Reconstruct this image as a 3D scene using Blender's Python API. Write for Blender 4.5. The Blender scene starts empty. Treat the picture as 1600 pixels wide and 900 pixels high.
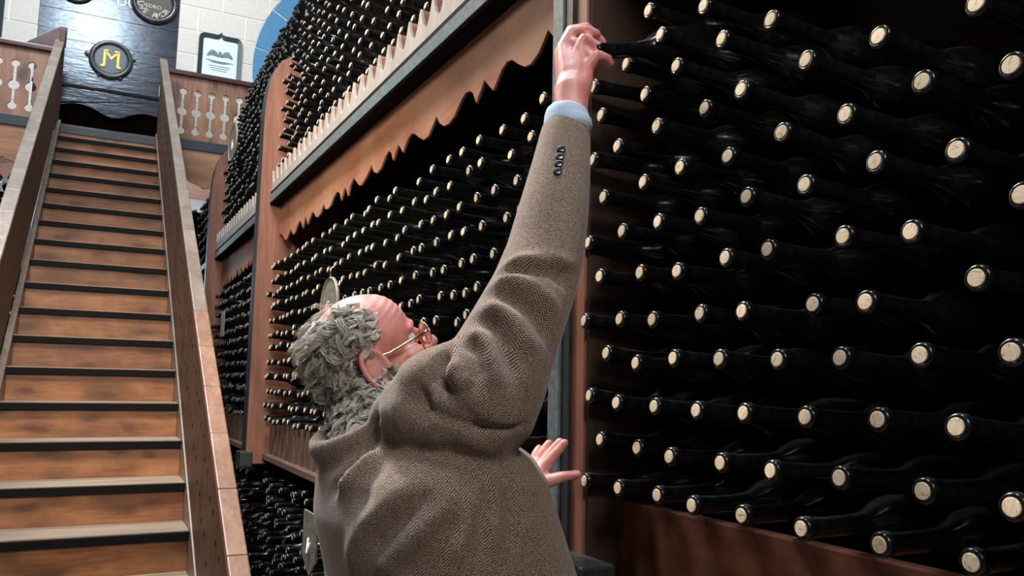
import bpy, bmesh, math, random
import numpy as np
from mathutils import Vector, Matrix, noise
from mathutils.bvhtree import BVHTree

# ------------------------------------------------------------------ camera, world, lights, exposure
# world frame: X across the aisle towards the rack, Y along the rack, Z up; the camera stands at the origin, the floor is at FLOOR
FLOOR = -1.586
SC = bpy.context.scene
COL = SC.collection
def setup_view():
    yaw, pitch, roll, f = 0.474589678, 0.117491974, 0.0200572936, 1287.86483
    fw = Vector((math.sin(yaw)*math.cos(pitch), math.cos(yaw)*math.cos(pitch), math.sin(pitch)))
    r = Vector((math.cos(yaw), -math.sin(yaw), 0)); u = r.cross(fw)
    c, s = math.cos(roll), math.sin(roll)
    r2 = c*r + s*u; u2 = -s*r + c*u
    cam = bpy.data.objects.new('camera', bpy.data.cameras.new('camera'))
    COL.objects.link(cam)
    m = Matrix.Identity(4)
    for i in range(3):
        m[i][0] = r2[i]; m[i][1] = u2[i]; m[i][2] = -fw[i]
    cam.matrix_world = m
    cam.data.sensor_width = 36; cam.data.lens = 36*f/1600
    cam.data.clip_start = .05; cam.data.clip_end = 100
    SC.camera = cam
    w = bpy.data.worlds.new('world'); SC.world = w; w.use_nodes = True
    b = w.node_tree.nodes['Background']
    b.inputs[0].default_value = (.78, .86, 1, 1); b.inputs[1].default_value = 0.04
    vs = SC.view_settings
    SC.display_settings.display_device = 'sRGB'
    vs.view_transform = 'Standard'; vs.look = 'None'; vs.gamma = 1; vs.exposure = 0.35
    vs.use_curve_mapping = False
def area(name, loc, target, sx, sy, power, color):
    l = bpy.data.lights.new(name, 'AREA'); l.shape = 'RECTANGLE'; l.size = sx; l.size_y = sy
    l.energy = power; l.color = color
    o = bpy.data.objects.new(name, l); COL.objects.link(o); o.location = loc
    d = Vector(target) - Vector(loc)
    o.rotation_euler = d.to_track_quat('-Z', 'Y').to_euler()
    return o
def spot(name, loc, target, power, color, angle, blend=.6, size=.04):
    l = bpy.data.lights.new(name, 'SPOT'); l.energy = power; l.color = color
    l.spot_size = math.radians(angle); l.spot_blend = blend; l.shadow_soft_size = size
    o = bpy.data.objects.new(name, l); COL.objects.link(o); o.location = loc
    o.rotation_euler = (Vector(target)-Vector(loc)).to_track_quat('-Z', 'Y').to_euler()
    return o
setup_view()
# unseen aisle lights, cool skylight over the hall, fills added for stairs and gallery
area('unseen_aisle_light', (.0, 3.1, 3.1), (.75, 2.0, .2), .14, 1.1, 140, (1, .88, .74))
area('unseen_aisle_light', (.25, -1.4, 2.1), (.50, 1.2, -.1), .7, .7, 38, (1, .90, .80))  # unseen fill added behind the camera to lift the man's back
area('unseen_aisle_light', (.48, 1.0, 3.2), (.78, 1.0, .3), .10, 2.0, 30, (.94, .97, 1))  # unseen strip added to put highlights along the bottle necks
area('unseen_aisle_light', (-1.1, 3.4, 1.9), (.7, 3.4, .7), .3, .6, 24, (1, .80, .62))  # unseen light added low across the aisle to reach the valance
spot('stair_fill', (-.5, -.9, 1.25), (0, 6.0, .7), 370, (1, .86, .72), 40, .5, .15)  # unseen spot added to brighten the stair risers
area('hall_skylight', (-.35, 1.0, 7.1), (0, 7.5, 2.4), .8, 1.0, 190, (.62, .80, 1))
area('hall_daylight', (-1.2, 6.2, 6.5), (0, 6.8, 1.2), 1.6, 1.6, 330, (.84, .92, 1))
area('gallery_fill', (.4, 8.9, 6.6), (.6, 11.5, 3.9), 3.0, .4, 76, (.96, .98, 1))  # added light, stands in for daylight on the far stone wall
area('gallery_fill', (.2, 10.95, 1.0), (.4, 11.5, 2.1), 3.0, .3, 40, (.85, .93, 1))  # unseen light added to whiten the wall under the gallery

# ------------------------------------------------------------------ materials
def new_mat(name):
    m = bpy.data.materials.new(name); m.use_nodes = True
    nt = m.node_tree
    return m, nt, nt.nodes['Principled BSDF']
def plain(name, col, rough=.5, metal=0, spec=.5, bump=0, bscale=200, var=0):
    m, nt, b = new_mat(name)
    b.inputs['Base Color'].default_value = (*col, 1); b.inputs['Roughness'].default_value = rough
    b.inputs['Metallic'].default_value = metal; b.inputs['Specular IOR Level'].default_value = spec
    if bump or var:
        tc = nt.nodes.new('ShaderNodeTexCoord'); n = nt.nodes.new('ShaderNodeTexNoise')
        n.inputs['Scale'].default_value = bscale; n.inputs['Detail'].default_value = 5
        nt.links.new(tc.outputs['Object'], n.inputs['Vector'])
        if bump:
            bp = nt.nodes.new('ShaderNodeBump'); bp.inputs['Strength'].default_value = bump; bp.inputs['Distance'].default_value = .004
            nt.links.new(n.outputs['Fac'], bp.inputs['Height']); nt.links.new(bp.outputs['Normal'], b.inputs['Normal'])
        if var:
            r = ramp(nt, n.outputs['Fac'], [(.3, [c*(1-var) for c in col]), (.7, [min(1, c*(1+var)) for c in col])])
            nt.links.new(r, b.inputs['Base Color'])
    return m
def ramp(nt, src, stops):
    r = nt.nodes.new('ShaderNodeValToRGB'); e = r.color_ramp.elements
    while len(e) < len(stops): e.new(.5)
    for i, (p, c) in enumerate(stops):
        e[i].position = p; e[i].color = (*c, 1)
    nt.links.new(src, r.inputs['Fac'])
    return r.outputs['Color']
def wood(name, cols, axis=0, grain=9, stretch=14, rough=.5, knots=0, knot_col=(.03, .015, .008), bump=.25, spec=.4, dust=None, dust_amt=.5):
    m, nt, b = new_mat(name); N = nt.nodes.new; L = nt.links.new
    tc = N('ShaderNodeTexCoord'); oi = N('ShaderNodeObjectInfo')
    cm = N('ShaderNodeCombineXYZ'); ml = N('ShaderNodeMath'); ml.operation = 'MULTIPLY'; ml.inputs[1].default_value = 37
    L(oi.outputs['Random'], ml.inputs[0])
    for i in range(3): L(ml.outputs[0], cm.inputs[i])
    ad = N('ShaderNodeVectorMath'); ad.operation = 'ADD'
    L(tc.outputs['Object'], ad.inputs[0]); L(cm.outputs[0], ad.inputs[1])
    mp = N('ShaderNodeMapping'); s = [1, 1, 1]; s[axis] = 1/stretch; mp.inputs['Scale'].default_value = s
    L(ad.outputs[0], mp.inputs['Vector'])
    n1 = N('ShaderNodeTexNoise'); n1.inputs['Scale'].default_value = grain; n1.inputs['Detail'].default_value = 7
    n1.inputs['Roughness'].default_value = .62; n1.inputs['Distortion'].default_value = .8
    L(mp.outputs[0], n1.inputs['Vector'])
    n2 = N('ShaderNodeTexNoise'); n2.inputs['Scale'].default_value = grain*9; n2.inputs['Detail'].default_value = 4
    L(mp.outputs[0], n2.inputs['Vector'])
    mx = N('ShaderNodeMix'); mx.inputs[0].default_value = .35
    L(n1.outputs['Fac'], mx.inputs[2]); L(n2.outputs['Fac'], mx.inputs[3])
    k = len(cols)
    col = ramp(nt, mx.outputs[0], [(.33+.34*i/(k-1), cols[i]) for i in range(k)])
    if knots:
        mp2 = N('ShaderNodeMapping'); s2 = [1, 1, 1]; s2[axis] = .45; mp2.inputs['Scale'].default_value = s2
        L(ad.outputs[0], mp2.inputs['Vector'])
        nw = N('ShaderNodeTexNoise'); nw.inputs['Scale'].default_value = 9; nw.inputs['Detail'].default_value = 3
        L(mp2.outputs[0], nw.inputs['Vector'])
        sc = N('ShaderNodeVectorMath'); sc.operation = 'MULTIPLY_ADD'; sc.inputs[1].default_value = (.09, .09, .09)
        L(nw.outputs['Color'], sc.inputs[0]); L(mp2.outputs[0], sc.inputs[2])
        v = N('ShaderNodeTexVoronoi'); v.inputs['Scale'].default_value = knots; v.voronoi_dimensions = '2D'
        sx = N('ShaderNodeSeparateXYZ'); L(sc.outputs[0], sx.inputs[0]); cx = N('ShaderNodeCombineXYZ')
        L(sx.outputs['X'], cx.inputs['X']); L(sx.outputs['Z'], cx.inputs['Y']); L(cx.outputs[0], v.inputs['Vector'])
        f = ramp(nt, v.outputs['Distance'], [(.07, (1, 1, 1)), (.17, (.40, .40, .40)), (.40, (0, 0, 0))])
        mk = N('ShaderNodeMix'); mk.data_type = 'RGBA'; mk.inputs[7].default_value = (*knot_col, 1)
        ms = N('ShaderNodeMath'); ms.operation = 'MULTIPLY'; ms.inputs[1].default_value = .72
        L(f, ms.inputs[0]); L(ms.outputs[0], mk.inputs[0]); L(col, mk.inputs[6]); col = mk.outputs[2]
    if dust:
        nd = N('ShaderNodeTexNoise'); nd.inputs['Scale'].default_value = 5; nd.inputs['Detail'].default_value = 6
        L(ad.outputs[0], nd.inputs['Vector'])
        fd = ramp(nt, nd.outputs['Fac'], [(.38, (0, 0, 0)), (.66, (dust_amt,)*3)])
        md = N('ShaderNodeMix'); md.data_type = 'RGBA'; md.inputs[7].default_value = (*dust, 1)
        L(fd, md.inputs[0]); L(col, md.inputs[6]); col = md.outputs[2]
    L(col, b.inputs['Base Color'])
    bp = N('ShaderNodeBump'); bp.inputs['Strength'].default_value = bump; bp.inputs['Distance'].default_value = .003
    L(mx.outputs[0], bp.inputs['Height']); L(bp.outputs['Normal'], b.inputs['Normal'])
    b.inputs['Roughness'].default_value = rough; b.inputs['Specular IOR Level'].default_value = spec
    return m
def glass_mat():
    m, nt, b = new_mat('black_glass'); N = nt.nodes.new; L = nt.links.new
    tc = N('ShaderNodeTexCoord'); n = N('ShaderNodeTexNoise'); n.inputs['Scale'].default_value = 60; n.inputs['Detail'].default_value = 6
    L(tc.outputs['Object'], n.inputs['Vector'])
    base = ramp(nt, n.outputs['Fac'], [(.35, (.0030, .0035, .0045)), (.75, (.008, .009, .009))])
    # dust settled on upward faces; its grey also paints in the neck-top highlight
    ge = N('ShaderNodeNewGeometry'); sp = N('ShaderNodeSeparateXYZ'); L(ge.outputs['Normal'], sp.inputs[0])
    up = ramp(nt, sp.outputs['Z'], [(.80, (0, 0, 0)), (.99, (.8, .8, .8))])
    mu = N('ShaderNodeMath'); mu.operation = 'MULTIPLY'; L(up, mu.inputs[0]); L(ramp(nt, n.outputs['Fac'], [(.35, (.3,)*3), (.62, (1,)*3)]), mu.inputs[1])
    mx = N('ShaderNodeMix'); mx.data_type = 'RGBA'; mx.inputs[7].default_value = (.055, .055, .053, 1)
    L(mu.outputs[0], mx.inputs[0]); L(base, mx.inputs[6]); L(mx.outputs[2], b.inputs['Base Color'])
    L(ramp(nt, n.outputs['Fac'], [(.3, (.13,)*3), (.75, (.30,)*3)]), b.inputs['Roughness'])
    b.inputs['Specular IOR Level'].default_value = .55
    return m
def cork_mat():
    m, nt, b = new_mat('cork'); N = nt.nodes.new; L = nt.links.new
    tc = N('ShaderNodeTexCoord'); oi = N('ShaderNodeObjectInfo')
    cm = N('ShaderNodeCombineXYZ'); ml = N('ShaderNodeMath'); ml.operation = 'MULTIPLY'; ml.inputs[1].default_value = 9
    L(oi.outputs['Random'], ml.inputs[0])
    for i in range(3): L(ml.outputs[0], cm.inputs[i])
    ad = N('ShaderNodeVectorMath'); ad.operation = 'ADD'; L(tc.outputs['Object'], ad.inputs[0]); L(cm.outputs[0], ad.inputs[1])
    mp = N('ShaderNodeMapping'); mp.inputs['Scale'].default_value = (1, .35, 1); L(ad.outputs[0], mp.inputs['Vector'])
    n = N('ShaderNodeTexNoise'); n.inputs['Scale'].default_value = 240; n.inputs['Detail'].default_value = 4; n.inputs['Distortion'].default_value = 1.5
    L(mp.outputs[0], n.inputs['Vector'])
    c1 = ramp(nt, n.outputs['Fac'], [(.30, (.40, .27, .15)), (.43, (.80, .66, .47)), (.7, (.88, .77, .59))])
    hs = N('ShaderNodeHueSaturation'); L(c1, hs.inputs['Color'])
    vr = N('ShaderNodeMapRange'); vr.inputs[3].default_value = .72; vr.inputs[4].default_value = 1.12
    L(oi.outputs['Random'], vr.inputs[0]); L(vr.outputs[0], hs.inputs['Value'])
    L(hs.outputs[0], b.inputs['Base Color']); b.inputs['Roughness'].default_value = .8
    return m
def tweed_mat():
    m, nt, b = new_mat('herringbone_tweed'); N = nt.nodes.new; L = nt.links.new
    uv = N('ShaderNodeUVMap'); uv.uv_map = 'cloth'; sp = N('ShaderNodeSeparateXYZ'); L(uv.outputs[0], sp.inputs[0])
    def mth(op, a, bb=None, c=None):
        x = N('ShaderNodeMath'); x.operation = op
        for i, q in enumerate((a, bb, c)):
            if q is None: continue
            if isinstance(q, (int, float)): x.inputs[i].default_value = q
            else: L(q, x.inputs[i])
        return x.outputs[0]
    tri = mth('PINGPONG', sp.outputs['X'], .0085)
    ph = mth('ADD', mth('MULTIPLY', tri, 1.05), sp.outputs['Y'])
    line = mth('SINE', mth('MULTIPLY', ph, 6.2832/.0038))
    w = N('ShaderNodeTexNoise'); w.inputs['Scale'].default_value = 420; w.inputs['Detail'].default_value = 3
    tc = N('ShaderNodeTexCoord'); L(tc.outputs['Object'], w.inputs['Vector'])
    fac = mth('ADD', mth('MULTIPLY', line, .24), w.outputs['Fac'])
    col = ramp(nt, fac, [(.27, (.066, .044, .036)), (.5, (.180, .129, .104)), (.74, (.42, .325, .265))])
    L(col, b.inputs['Base Color']); b.inputs['Roughness'].default_value = .95; b.inputs['Specular IOR Level'].default_value = .12
    b.inputs['Sheen Weight'].default_value = .25
    bp = N('ShaderNodeBump'); bp.inputs['Strength'].default_value = .35; bp.inputs['Distance'].default_value = .0012
    L(fac, bp.inputs['Height']); L(bp.outputs['Normal'], b.inputs['Normal'])
    return m
def skin_mat():
    m, nt, b = new_mat('skin'); N = nt.nodes.new; L = nt.links.new
    tc = N('ShaderNodeTexCoord'); n = N('ShaderNodeTexNoise'); n.inputs['Scale'].default_value = 26; n.inputs['Detail'].default_value = 6
    L(tc.outputs['Object'], n.inputs['Vector'])
    L(ramp(nt, n.outputs['Fac'], [(.3, (.62, .20, .18)), (.52, (.71, .31, .28)), (.72, (.78, .44, .40))]), b.inputs['Base Color'])
    b.inputs['Roughness'].default_value = .42; b.inputs['Subsurface Weight'].default_value = .12
    b.inputs['Subsurface Radius'].default_value = (.012, .004, .003); b.inputs['Subsurface Scale'].default_value = .5
    n2 = N('ShaderNodeTexNoise'); n2.inputs['Scale'].default_value = 330; n2.inputs['Detail'].default_value = 3; L(tc.outputs['Object'], n2.inputs['Vector'])
    bp = N('ShaderNodeBump'); bp.inputs['Strength'].default_value = .12; bp.inputs['Distance'].default_value = .002
    L(n2.outputs['Fac'], bp.inputs['Height']); L(bp.outputs['Normal'], b.inputs['Normal'])
    return m
MAT = dict(
    glass=glass_mat(), cork=cork_mat(), tweed=tweed_mat(), skin=skin_mat(),
    riser=wood('pine_riser', [(.17, .060, .024), (.33, .135, .056), (.43, .20, .092)], 0, 7, 7, .48, 6.0, (.045, .018, .010), dust=(.095, .040, .020), dust_amt=.65),
    tread=wood('worn_tread', [(.14, .10, .072), (.24, .19, .145), (.34, .285, .23)], 0, 12, 14, .55),
    nosing=plain('black_nosing', (.005, .005, .006), .5, 0, .08, .03, 90),
    stair_side=wood('stair_side_wood', [(.045, .020, .012), (.085, .040, .024), (.13, .066, .042)], 2, 9, 10, .55, bump=.3),
    cap=wood('worn_cap_wood', [(.10, .070, .051), (.165, .124, .096), (.235, .19, .155)], 1, 8, 14, .38, spec=.5),
    cap_warm=wood('warm_lit_cap_wood', [(.13, .065, .040), (.21, .115, .074), (.29, .175, .12)], 1, 8, 14, .38, spec=.5),
    rack=wood('rack_wood', [(.13, .055, .036), (.21, .090, .060), (.29, .135, .092)], 2, 7, 9, .5, bump=.2),
    rack_shade=wood('rack_side_shade', [(.030, .016, .012), (.050, .028, .020), (.075, .042, .030)], 2, 7, 9, .6, bump=.2),
    valance=wood('valance_wood', [(.22, .085, .045), (.33, .135, .072), (.44, .20, .115)], 1, 6, 7, .5, dust=(.55, .36, .25), dust_amt=.35),
    plank=wood('dark_red_plank', [(.045, .013, .007), (.085, .024, .011), (.13, .040, .019)], 1, 6, 9, .6),
    shelf=wood('shelf_wood', [(.09, .055, .040), (.15, .10, .075), (.22, .155, .12)], 1, 6, 9, .6),
    iron=plain('slate_grey_paint', (.115, .155, .172), .34, 0, .5, .12, 60, .35),
    iron_dark=plain('dark_paint', (.022, .028, .032), .4, 0, .5, .1, 60, .3),
    cradle=wood('dusty_cradle_face', [(.24, .225, .205), (.30, .285, .265), (.37, .355, .335)], 2, 9, 5, .75),
    void=plain('shade_black', (.006, .005, .005), .9, 0, .1),  # near-black that stands in for shade behind and under parts
    gallery=wood('gallery_wood', [(.15, .068, .038), (.26, .125, .072), (.36, .185, .11)], 2, 7, 6, .5, 4, (.04, .018, .010)),
    fascia=wood('fascia_wood', [(.18, .075, .038), (.31, .14, .072), (.42, .21, .115)], 0, 6, 7, .5),
    rail=wood('rail_wood', [(.045, .015, .012), (.085, .028, .022), (.12, .045, .034)], 0, 8, 12, .35),
    cabinet=wood('blackened_oak', [(.010, .010, .013), (.024, .024, .030), (.045, .043, .050)], 0, 6, 5, .17, bump=.9, spec=.7),
    stone=plain('cream_stone', (.66, .63, .57), .85, 0, .2, .12, 30, .07),
    mortar=plain('pale_mortar', (.82, .80, .74), .9),
    blue=plain('blue_painted_stone', (.085, .24, .42), .7, 0, .3, .1, 30, .12),
    yellow=plain('yellow_plaster', (.52, .40, .10), .8, 0, .2, .1, 20, .15),
    white_wall=plain('pale_blue_plaster', (.62, .68, .76), .85, 0, .2, .05, 10, .06),
    frame=plain('dark_green_frame', (.012, .028, .030), .35),
    print=plain('print_paper', (.66, .80, .80), .5, 0, .5, 0, 30, .06),
    ink=plain('grey_ink', (.16, .22, .24), .6, 0, .3, 0, 60, .3),
    gold=plain('gold_paint', (.72, .46, .07), .4, .2),
    wax=plain('dark_seal', (.030, .036, .034), .33, 0, .6, .15, 40, .3),
    seal_face=plain('seal_face', (.065, .050, .042), .5, 0, .4, .1, 60, .25),
    letter=plain('pale_letter', (.50, .45, .33), .6),
    silver_letter=plain('silver_letter', (.60, .66, .70), .4),
    brass=plain('dull_brass', (.35, .32, .18), .4, .6),
    tag=plain('slate_tag', (.165, .160, .135), .5, 0, .5, .3, 45, .35),
    tag_rim=plain('tag_rim', (.34, .31, .21), .5, .2),
    chalk=plain('chalk_mark', (.62, .66, .66), .6),
    floor=plain('cellar_floor', (.16, .13, .11), .6, 0, .4, .2, 8, .3),
    wall=plain('cellar_plaster', (.35, .31, .27), .9, 0, .2, .15, 5, .15),
    shirt=plain('pale_blue_shirt', (.50, .63, .82), .8, 0, .2, .15, 500),
    trousers=plain('charcoal_trousers', (.045, .042, .042), .9, 0, .2, .2, 400, .15),
    leather=plain('brown_leather', (.06, .030, .018), .35),
    hair=plain('grey_hair', (.52, .495, .44), .36, 0, .5, 0, 60, .30),
    scalp_hair=plain('grey_hair_base', (.16, .15, .13), .7, 0, .3, .6, 90, .3),
    eye=plain('eye_white', (.75, .72, .68), .2),
    iris=plain('iris', (.09, .10, .09), .2),
    wire=plain('gold_wire', (.75, .60, .36), .25, 1),
    button=plain('dark_button', (.020, .022, .030), .22),
)
def lens_mat():
    m, nt, b = new_mat('spectacle_lens')
    b.inputs['Base Color'].default_value = (.9, .88, .85, 1); b.inputs['Roughness'].default_value = .03
    b.inputs['Transmission Weight'].default_value = 1; b.inputs['IOR'].default_value = 1.2
    return m
MAT['lens'] = lens_mat()

# ------------------------------------------------------------------ mesh building
class MB:
    def __init__(s): s.v = []; s.f = []; s.mi = []
    def add(s, vs, fs, mi=0):
        o = len(s.v); s.v += [tuple(p) for p in vs]
        s.f += [tuple(i+o for i in f) for f in fs]; s.mi += [mi]*len(fs)
        return s
    def box(s, x0, x1, y0, y1, z0, z1, mi=0):
        return s.add([(x0,y0,z0),(x1,y0,z0),(x1,y1,z0),(x0,y1,z0),(x0,y0,z1),(x1,y0,z1),(x1,y1,z1),(x0,y1,z1)],
            [(0,3,2,1),(4,5,6,7),(0,1,5,4),(1,2,6,5),(2,3,7,6),(3,0,4,7)], mi)
    def prism(s, poly, axis, a0, a1, mi=0):
        # poly: points in the two other axes (in x,y,z order), extruded along axis
        n = len(poly)
        def P(p, a):
            q = list(p); q.insert(axis, a); return q
        vs = [P(p, a0) for p in poly] + [P(p, a1) for p in poly]
        fs = [tuple(range(n-1, -1, -1)), tuple(range(n, 2*n))] + [(i, (i+1) % n, n+(i+1) % n, n+i) for i in range(n)]
        return s.add(vs, fs, mi)
    def slope(s, pts, x0, x1, mi=0):  # polygon in (y, z) extruded over x
        return s.prism(pts, 0, x0, x1, mi)
    def lathe(s, prof, seg, M=None, mi=0, cap0=True, cap1=True):
        vs = []; fs = []; n = len(prof)
        for a, r in prof:
            for k in range(seg):
                t = 2*math.pi*k/seg; p = Vector((r*math.cos(t), r*math.sin(t), a))
                vs.append(M @ p if M else p)
        for i in range(n-1):
            for k in range(seg):
                fs.append((i*seg+k, i*seg+(k+1) % seg, (i+1)*seg+(k+1) % seg, (i+1)*seg+k))
        if cap0: fs.append(tuple(range(seg-1, -1, -1)))
        if cap1: fs.append(tuple((n-1)*seg+k for k in range(seg)))
        return s.add(vs, fs, mi)
    def tube(s, pts, rads, seg=12, mi=0, flat=None, up=None):
        # closed tube through pts; flat: (a,b) factors on the two frame axes
        pts = [Vector(p) for p in pts]; n = len(pts)
        if isinstance(rads, (int, float)): rads = [rads]*n
        vs = []; fs = []; prev = Vector(up) if up else None
        for i in range(n):
            t = (pts[min(i+1, n-1)]-pts[max(i-1, 0)]).normalized()
            if prev is None: prev = Vector((0, 0, 1)) if abs(t.z) < .9 else Vector((1, 0, 0))
            a = (prev - t*prev.dot(t)).normalized(); prev = a; c = t.cross(a)
            r = rads[i]; ra, rb = (r if isinstance(r, (tuple, list)) else (r, r))
            if flat: ra *= flat[0]; rb *= flat[1]
            for k in range(seg):
                w = 2*math.pi*k/seg
                vs.append(pts[i] + a*(ra*math.cos(w)) + c*(rb*math.sin(w)))
        for i in range(n-1):
            for k in range(seg):
                fs.append((i*seg+k, i*seg+(k+1) % seg, (i+1)*seg+(k+1) % seg, (i+1)*seg+k))
        fs.append(tuple(range(seg-1, -1, -1))); fs.append(tuple((n-1)*seg+k for k in range(seg)))
        return s.add(vs, fs, mi)
    def limb(s, pts, rads, seg=14, mi=0):
        # tube with rounded ends
        pts = [Vector(p) for p in pts]
        if isinstance(rads, (int, float)): rads = [rads]*len(pts)
        d0 = (pts[0]-pts[1]).normalized(); d1 = (pts[-1]-pts[-2]).normalized()
        P = [pts[0]+d0*rads[0]*.95, pts[0]+d0*rads[0]*.6] + pts + [pts[-1]+d1*rads[-1]*.6, pts[-1]+d1*rads[-1]*.95]
        R = [rads[0]*.3, rads[0]*.8] + list(rads) + [rads[-1]*.8, rads[-1]*.3]
        return s.tube(P, R, seg, mi)
    def ball(s, c, r, M=None, seg=16, rings=10, mi=0):
        if isinstance(r, (int, float)): r = (r, r, r)
        vs = []; fs = []
        for i in range(rings+1):
            th = math.pi*(i+.0)/rings; th = min(max(th, .06), math.pi-.06)
            for k in range(seg):
                ph = 2*math.pi*k/seg
                p = Vector((r[0]*math.sin(th)*math.cos(ph), r[1]*math.sin(th)*math.sin(ph), r[2]*math.cos(th)))
                if M: p = M @ p
                vs.append(Vector(c)+p)
        for i in range(rings):
            for k in range(seg):
                fs.append((i*seg+k, (i+1)*seg+k, (i+1)*seg+(k+1) % seg, i*seg+(k+1) % seg))
        fs.append(tuple(range(seg))); fs.append(tuple(rings*seg+k for k in range(seg-1, -1, -1)))
        return s.add(vs, fs, mi)
    def mesh(s, name, mats, smooth=False, bevel=0):
        me = bpy.data.meshes.new(name); me.from_pydata(s.v, [], s.f)
        for m in (mats if isinstance(mats, (list, tuple)) else [mats]): me.materials.append(m)
        me.polygons.foreach_set('material_index', s.mi)
        bm = bmesh.new(); bm.from_mesh(me)
        bmesh.ops.recalc_face_normals(bm, faces=bm.faces)
        if bevel:
            bmesh.ops.bevel(bm, geom=[e for e in bm.edges if e.is_manifold and e.calc_face_angle(0) > .6], offset=bevel, segments=2, profile=.6, affect='EDGES', clamp_overlap=True)
        bm.to_mesh(me); bm.free()
        if smooth: me.polygons.foreach_set('use_smooth', [True]*len(me.polygons))
        return me
    def build(s, name, mats, parent=None, smooth=False, bevel=0):
        o = bpy.data.objects.new(name, s.mesh(name, mats, smooth, bevel)); COL.objects.link(o)
        if parent: o.parent = parent
        return o
def tag(o, label=None, cat=None, group=None, kind=None):
    for k, v in (('label', label), ('category', cat), ('group', group), ('kind', kind)):
        if v: o[k] = v
    return o
def thing(name, label, cat, loc=(0, 0, 0), group=None):
    o = bpy.data.objects.new(name, None); COL.objects.link(o); o.location = loc; o.empty_display_size = .1
    return tag(o, label, cat, group)
def box_part(name, mat, parent, x0, x1, y0, y1, z0, z1, bevel=.004):
    return MB().box(x0, x1, y0, y1, z0, z1).build(name, mat, parent, bevel=bevel)
def text(name, body, size, mat, parent, M, extrude=.002, align='CENTER'):
    c = bpy.data.curves.new(name, 'FONT'); c.body = body; c.size = size; c.extrude = extrude
    c.align_x = align; c.align_y = 'CENTER'; c.resolution_u = 2
    t = bpy.data.objects.new(name, c); COL.objects.link(t)
    dg = bpy.context.evaluated_depsgraph_get(); dg.update()
    me = bpy.data.meshes.new_from_object(t.evaluated_get(dg)); bpy.data.objects.remove(t)
    me.materials.clear(); me.materials.append(mat); me.transform(M)
    o = bpy.data.objects.new(name, me); COL.objects.link(o); o.parent = parent
    return o
RND = random.Random(7)
ORD = ['zeroth','first','second','third','fourth','fifth','sixth','seventh','eighth','ninth','tenth','eleventh','twelfth','thirteenth','fourteenth','fifteenth','sixteenth','seventeenth','eighteenth','nineteenth','twentieth','twenty-first','twenty-second','twenty-third','twenty-fourth','twenty-fifth','twenty-sixth','twenty-seventh','twenty-eighth','twenty-ninth','thirtieth']
# ------------------------------------------------------------------ setting: floor, walls
tag(MB().box(-3.2, 2.6, -2.2, 11.7, FLOOR-.1, FLOOR).build('floor', MAT['floor']), kind='structure')
wb = MB().box(-3.2, 2.6, 11.509, 11.8, FLOOR, 7).build('wall_back', MAT['mortar']); tag(wb, kind='structure')
tag(MB().box(2.45, 2.6, -2.2, 11.7, FLOOR, 7).build('wall_right', MAT['wall']), kind='structure')
# stone courses of the far wall, each block its own piece, joints recessed
AC, AR0, AR1 = (3.50, 4.35), 1.72, 1.36           # arch centre (x, z) and radii of its painted stones
def clip_out(poly, c, r):
    return all((p[0]-c[0])**2 + (p[1]-c[1])**2 > r*r for p in poly)
CH, CW = .335, .62
for j in range(10):
    z0 = 3.02 + CH*j
    for i in range(-6, 7):
        x0 = i*CW + (CW/2 if j % 2 else 0) + .11; x1 = x0 + CW - .018
        if x1 < -2.4 or x0 > 2.44: continue
        x1 = min(x1, 2.44)
        pts = []
        # outline cut back where the arch passes through the block
        zt = z0 + CH - .018
        n = 6
        right = []
        for k in range(n+1):
            z = z0 + (zt-z0)*k/n
            dz = abs(z-AC[1]); lim = AC[0]-math.sqrt(max(0, AR0**2-dz*dz))-.012 if dz < AR0 else 9
            right.append((min(x1, lim), z))
        if min(p[0] for p in right) <= x0+.02:
            right = [(max(p[0], x0+.004), p[1]) for p in right]
            if max(p[0] for p in right) < x0+.03: continue
        poly = [(x0, zt), (x0, z0)] + right
        MB().prism(poly, 1, 11.5+RND.uniform(-.002, .002), 11.53).build('stone', MAT['stone'], wb)
for k in range(5):
    a0 = math.radians(107.6) + k*.3702; a1 = a0+.3702-.012
    pts = [(AC[0]+AR0*math.cos(a0+(a1-a0)*q/9), AC[1]+AR0*math.sin(a0+(a1-a0)*q/9)) for q in range(10)]
    pts += [(AC[0]+AR1*math.cos(a1-(a1-a0)*q/9), AC[1]+AR1*math.sin(a1-(a1-a0)*q/9)) for q in range(10)]
    MB().prism(pts, 1, 11.495, 11.53).build('arch_stone', MAT['blue'], wb)
MB().prism([(AC[0]+(AR1-.01)*math.cos(math.pi*.5+math.pi*k/14), AC[1]+(AR1-.01)*math.sin(math.pi*.5+math.pi*k/14)) for k in range(13)] + [(AC[0]-.9, 3.0), (AC[0], 3.0)], 1, 11.502, 11.53).build('arch_infill', MAT['yellow'], wb)
MB().box(-3.2, 2.44, 11.5, 11.53, FLOOR, 2.98).build('lower_plaster', MAT['white_wall'], wb)

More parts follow.
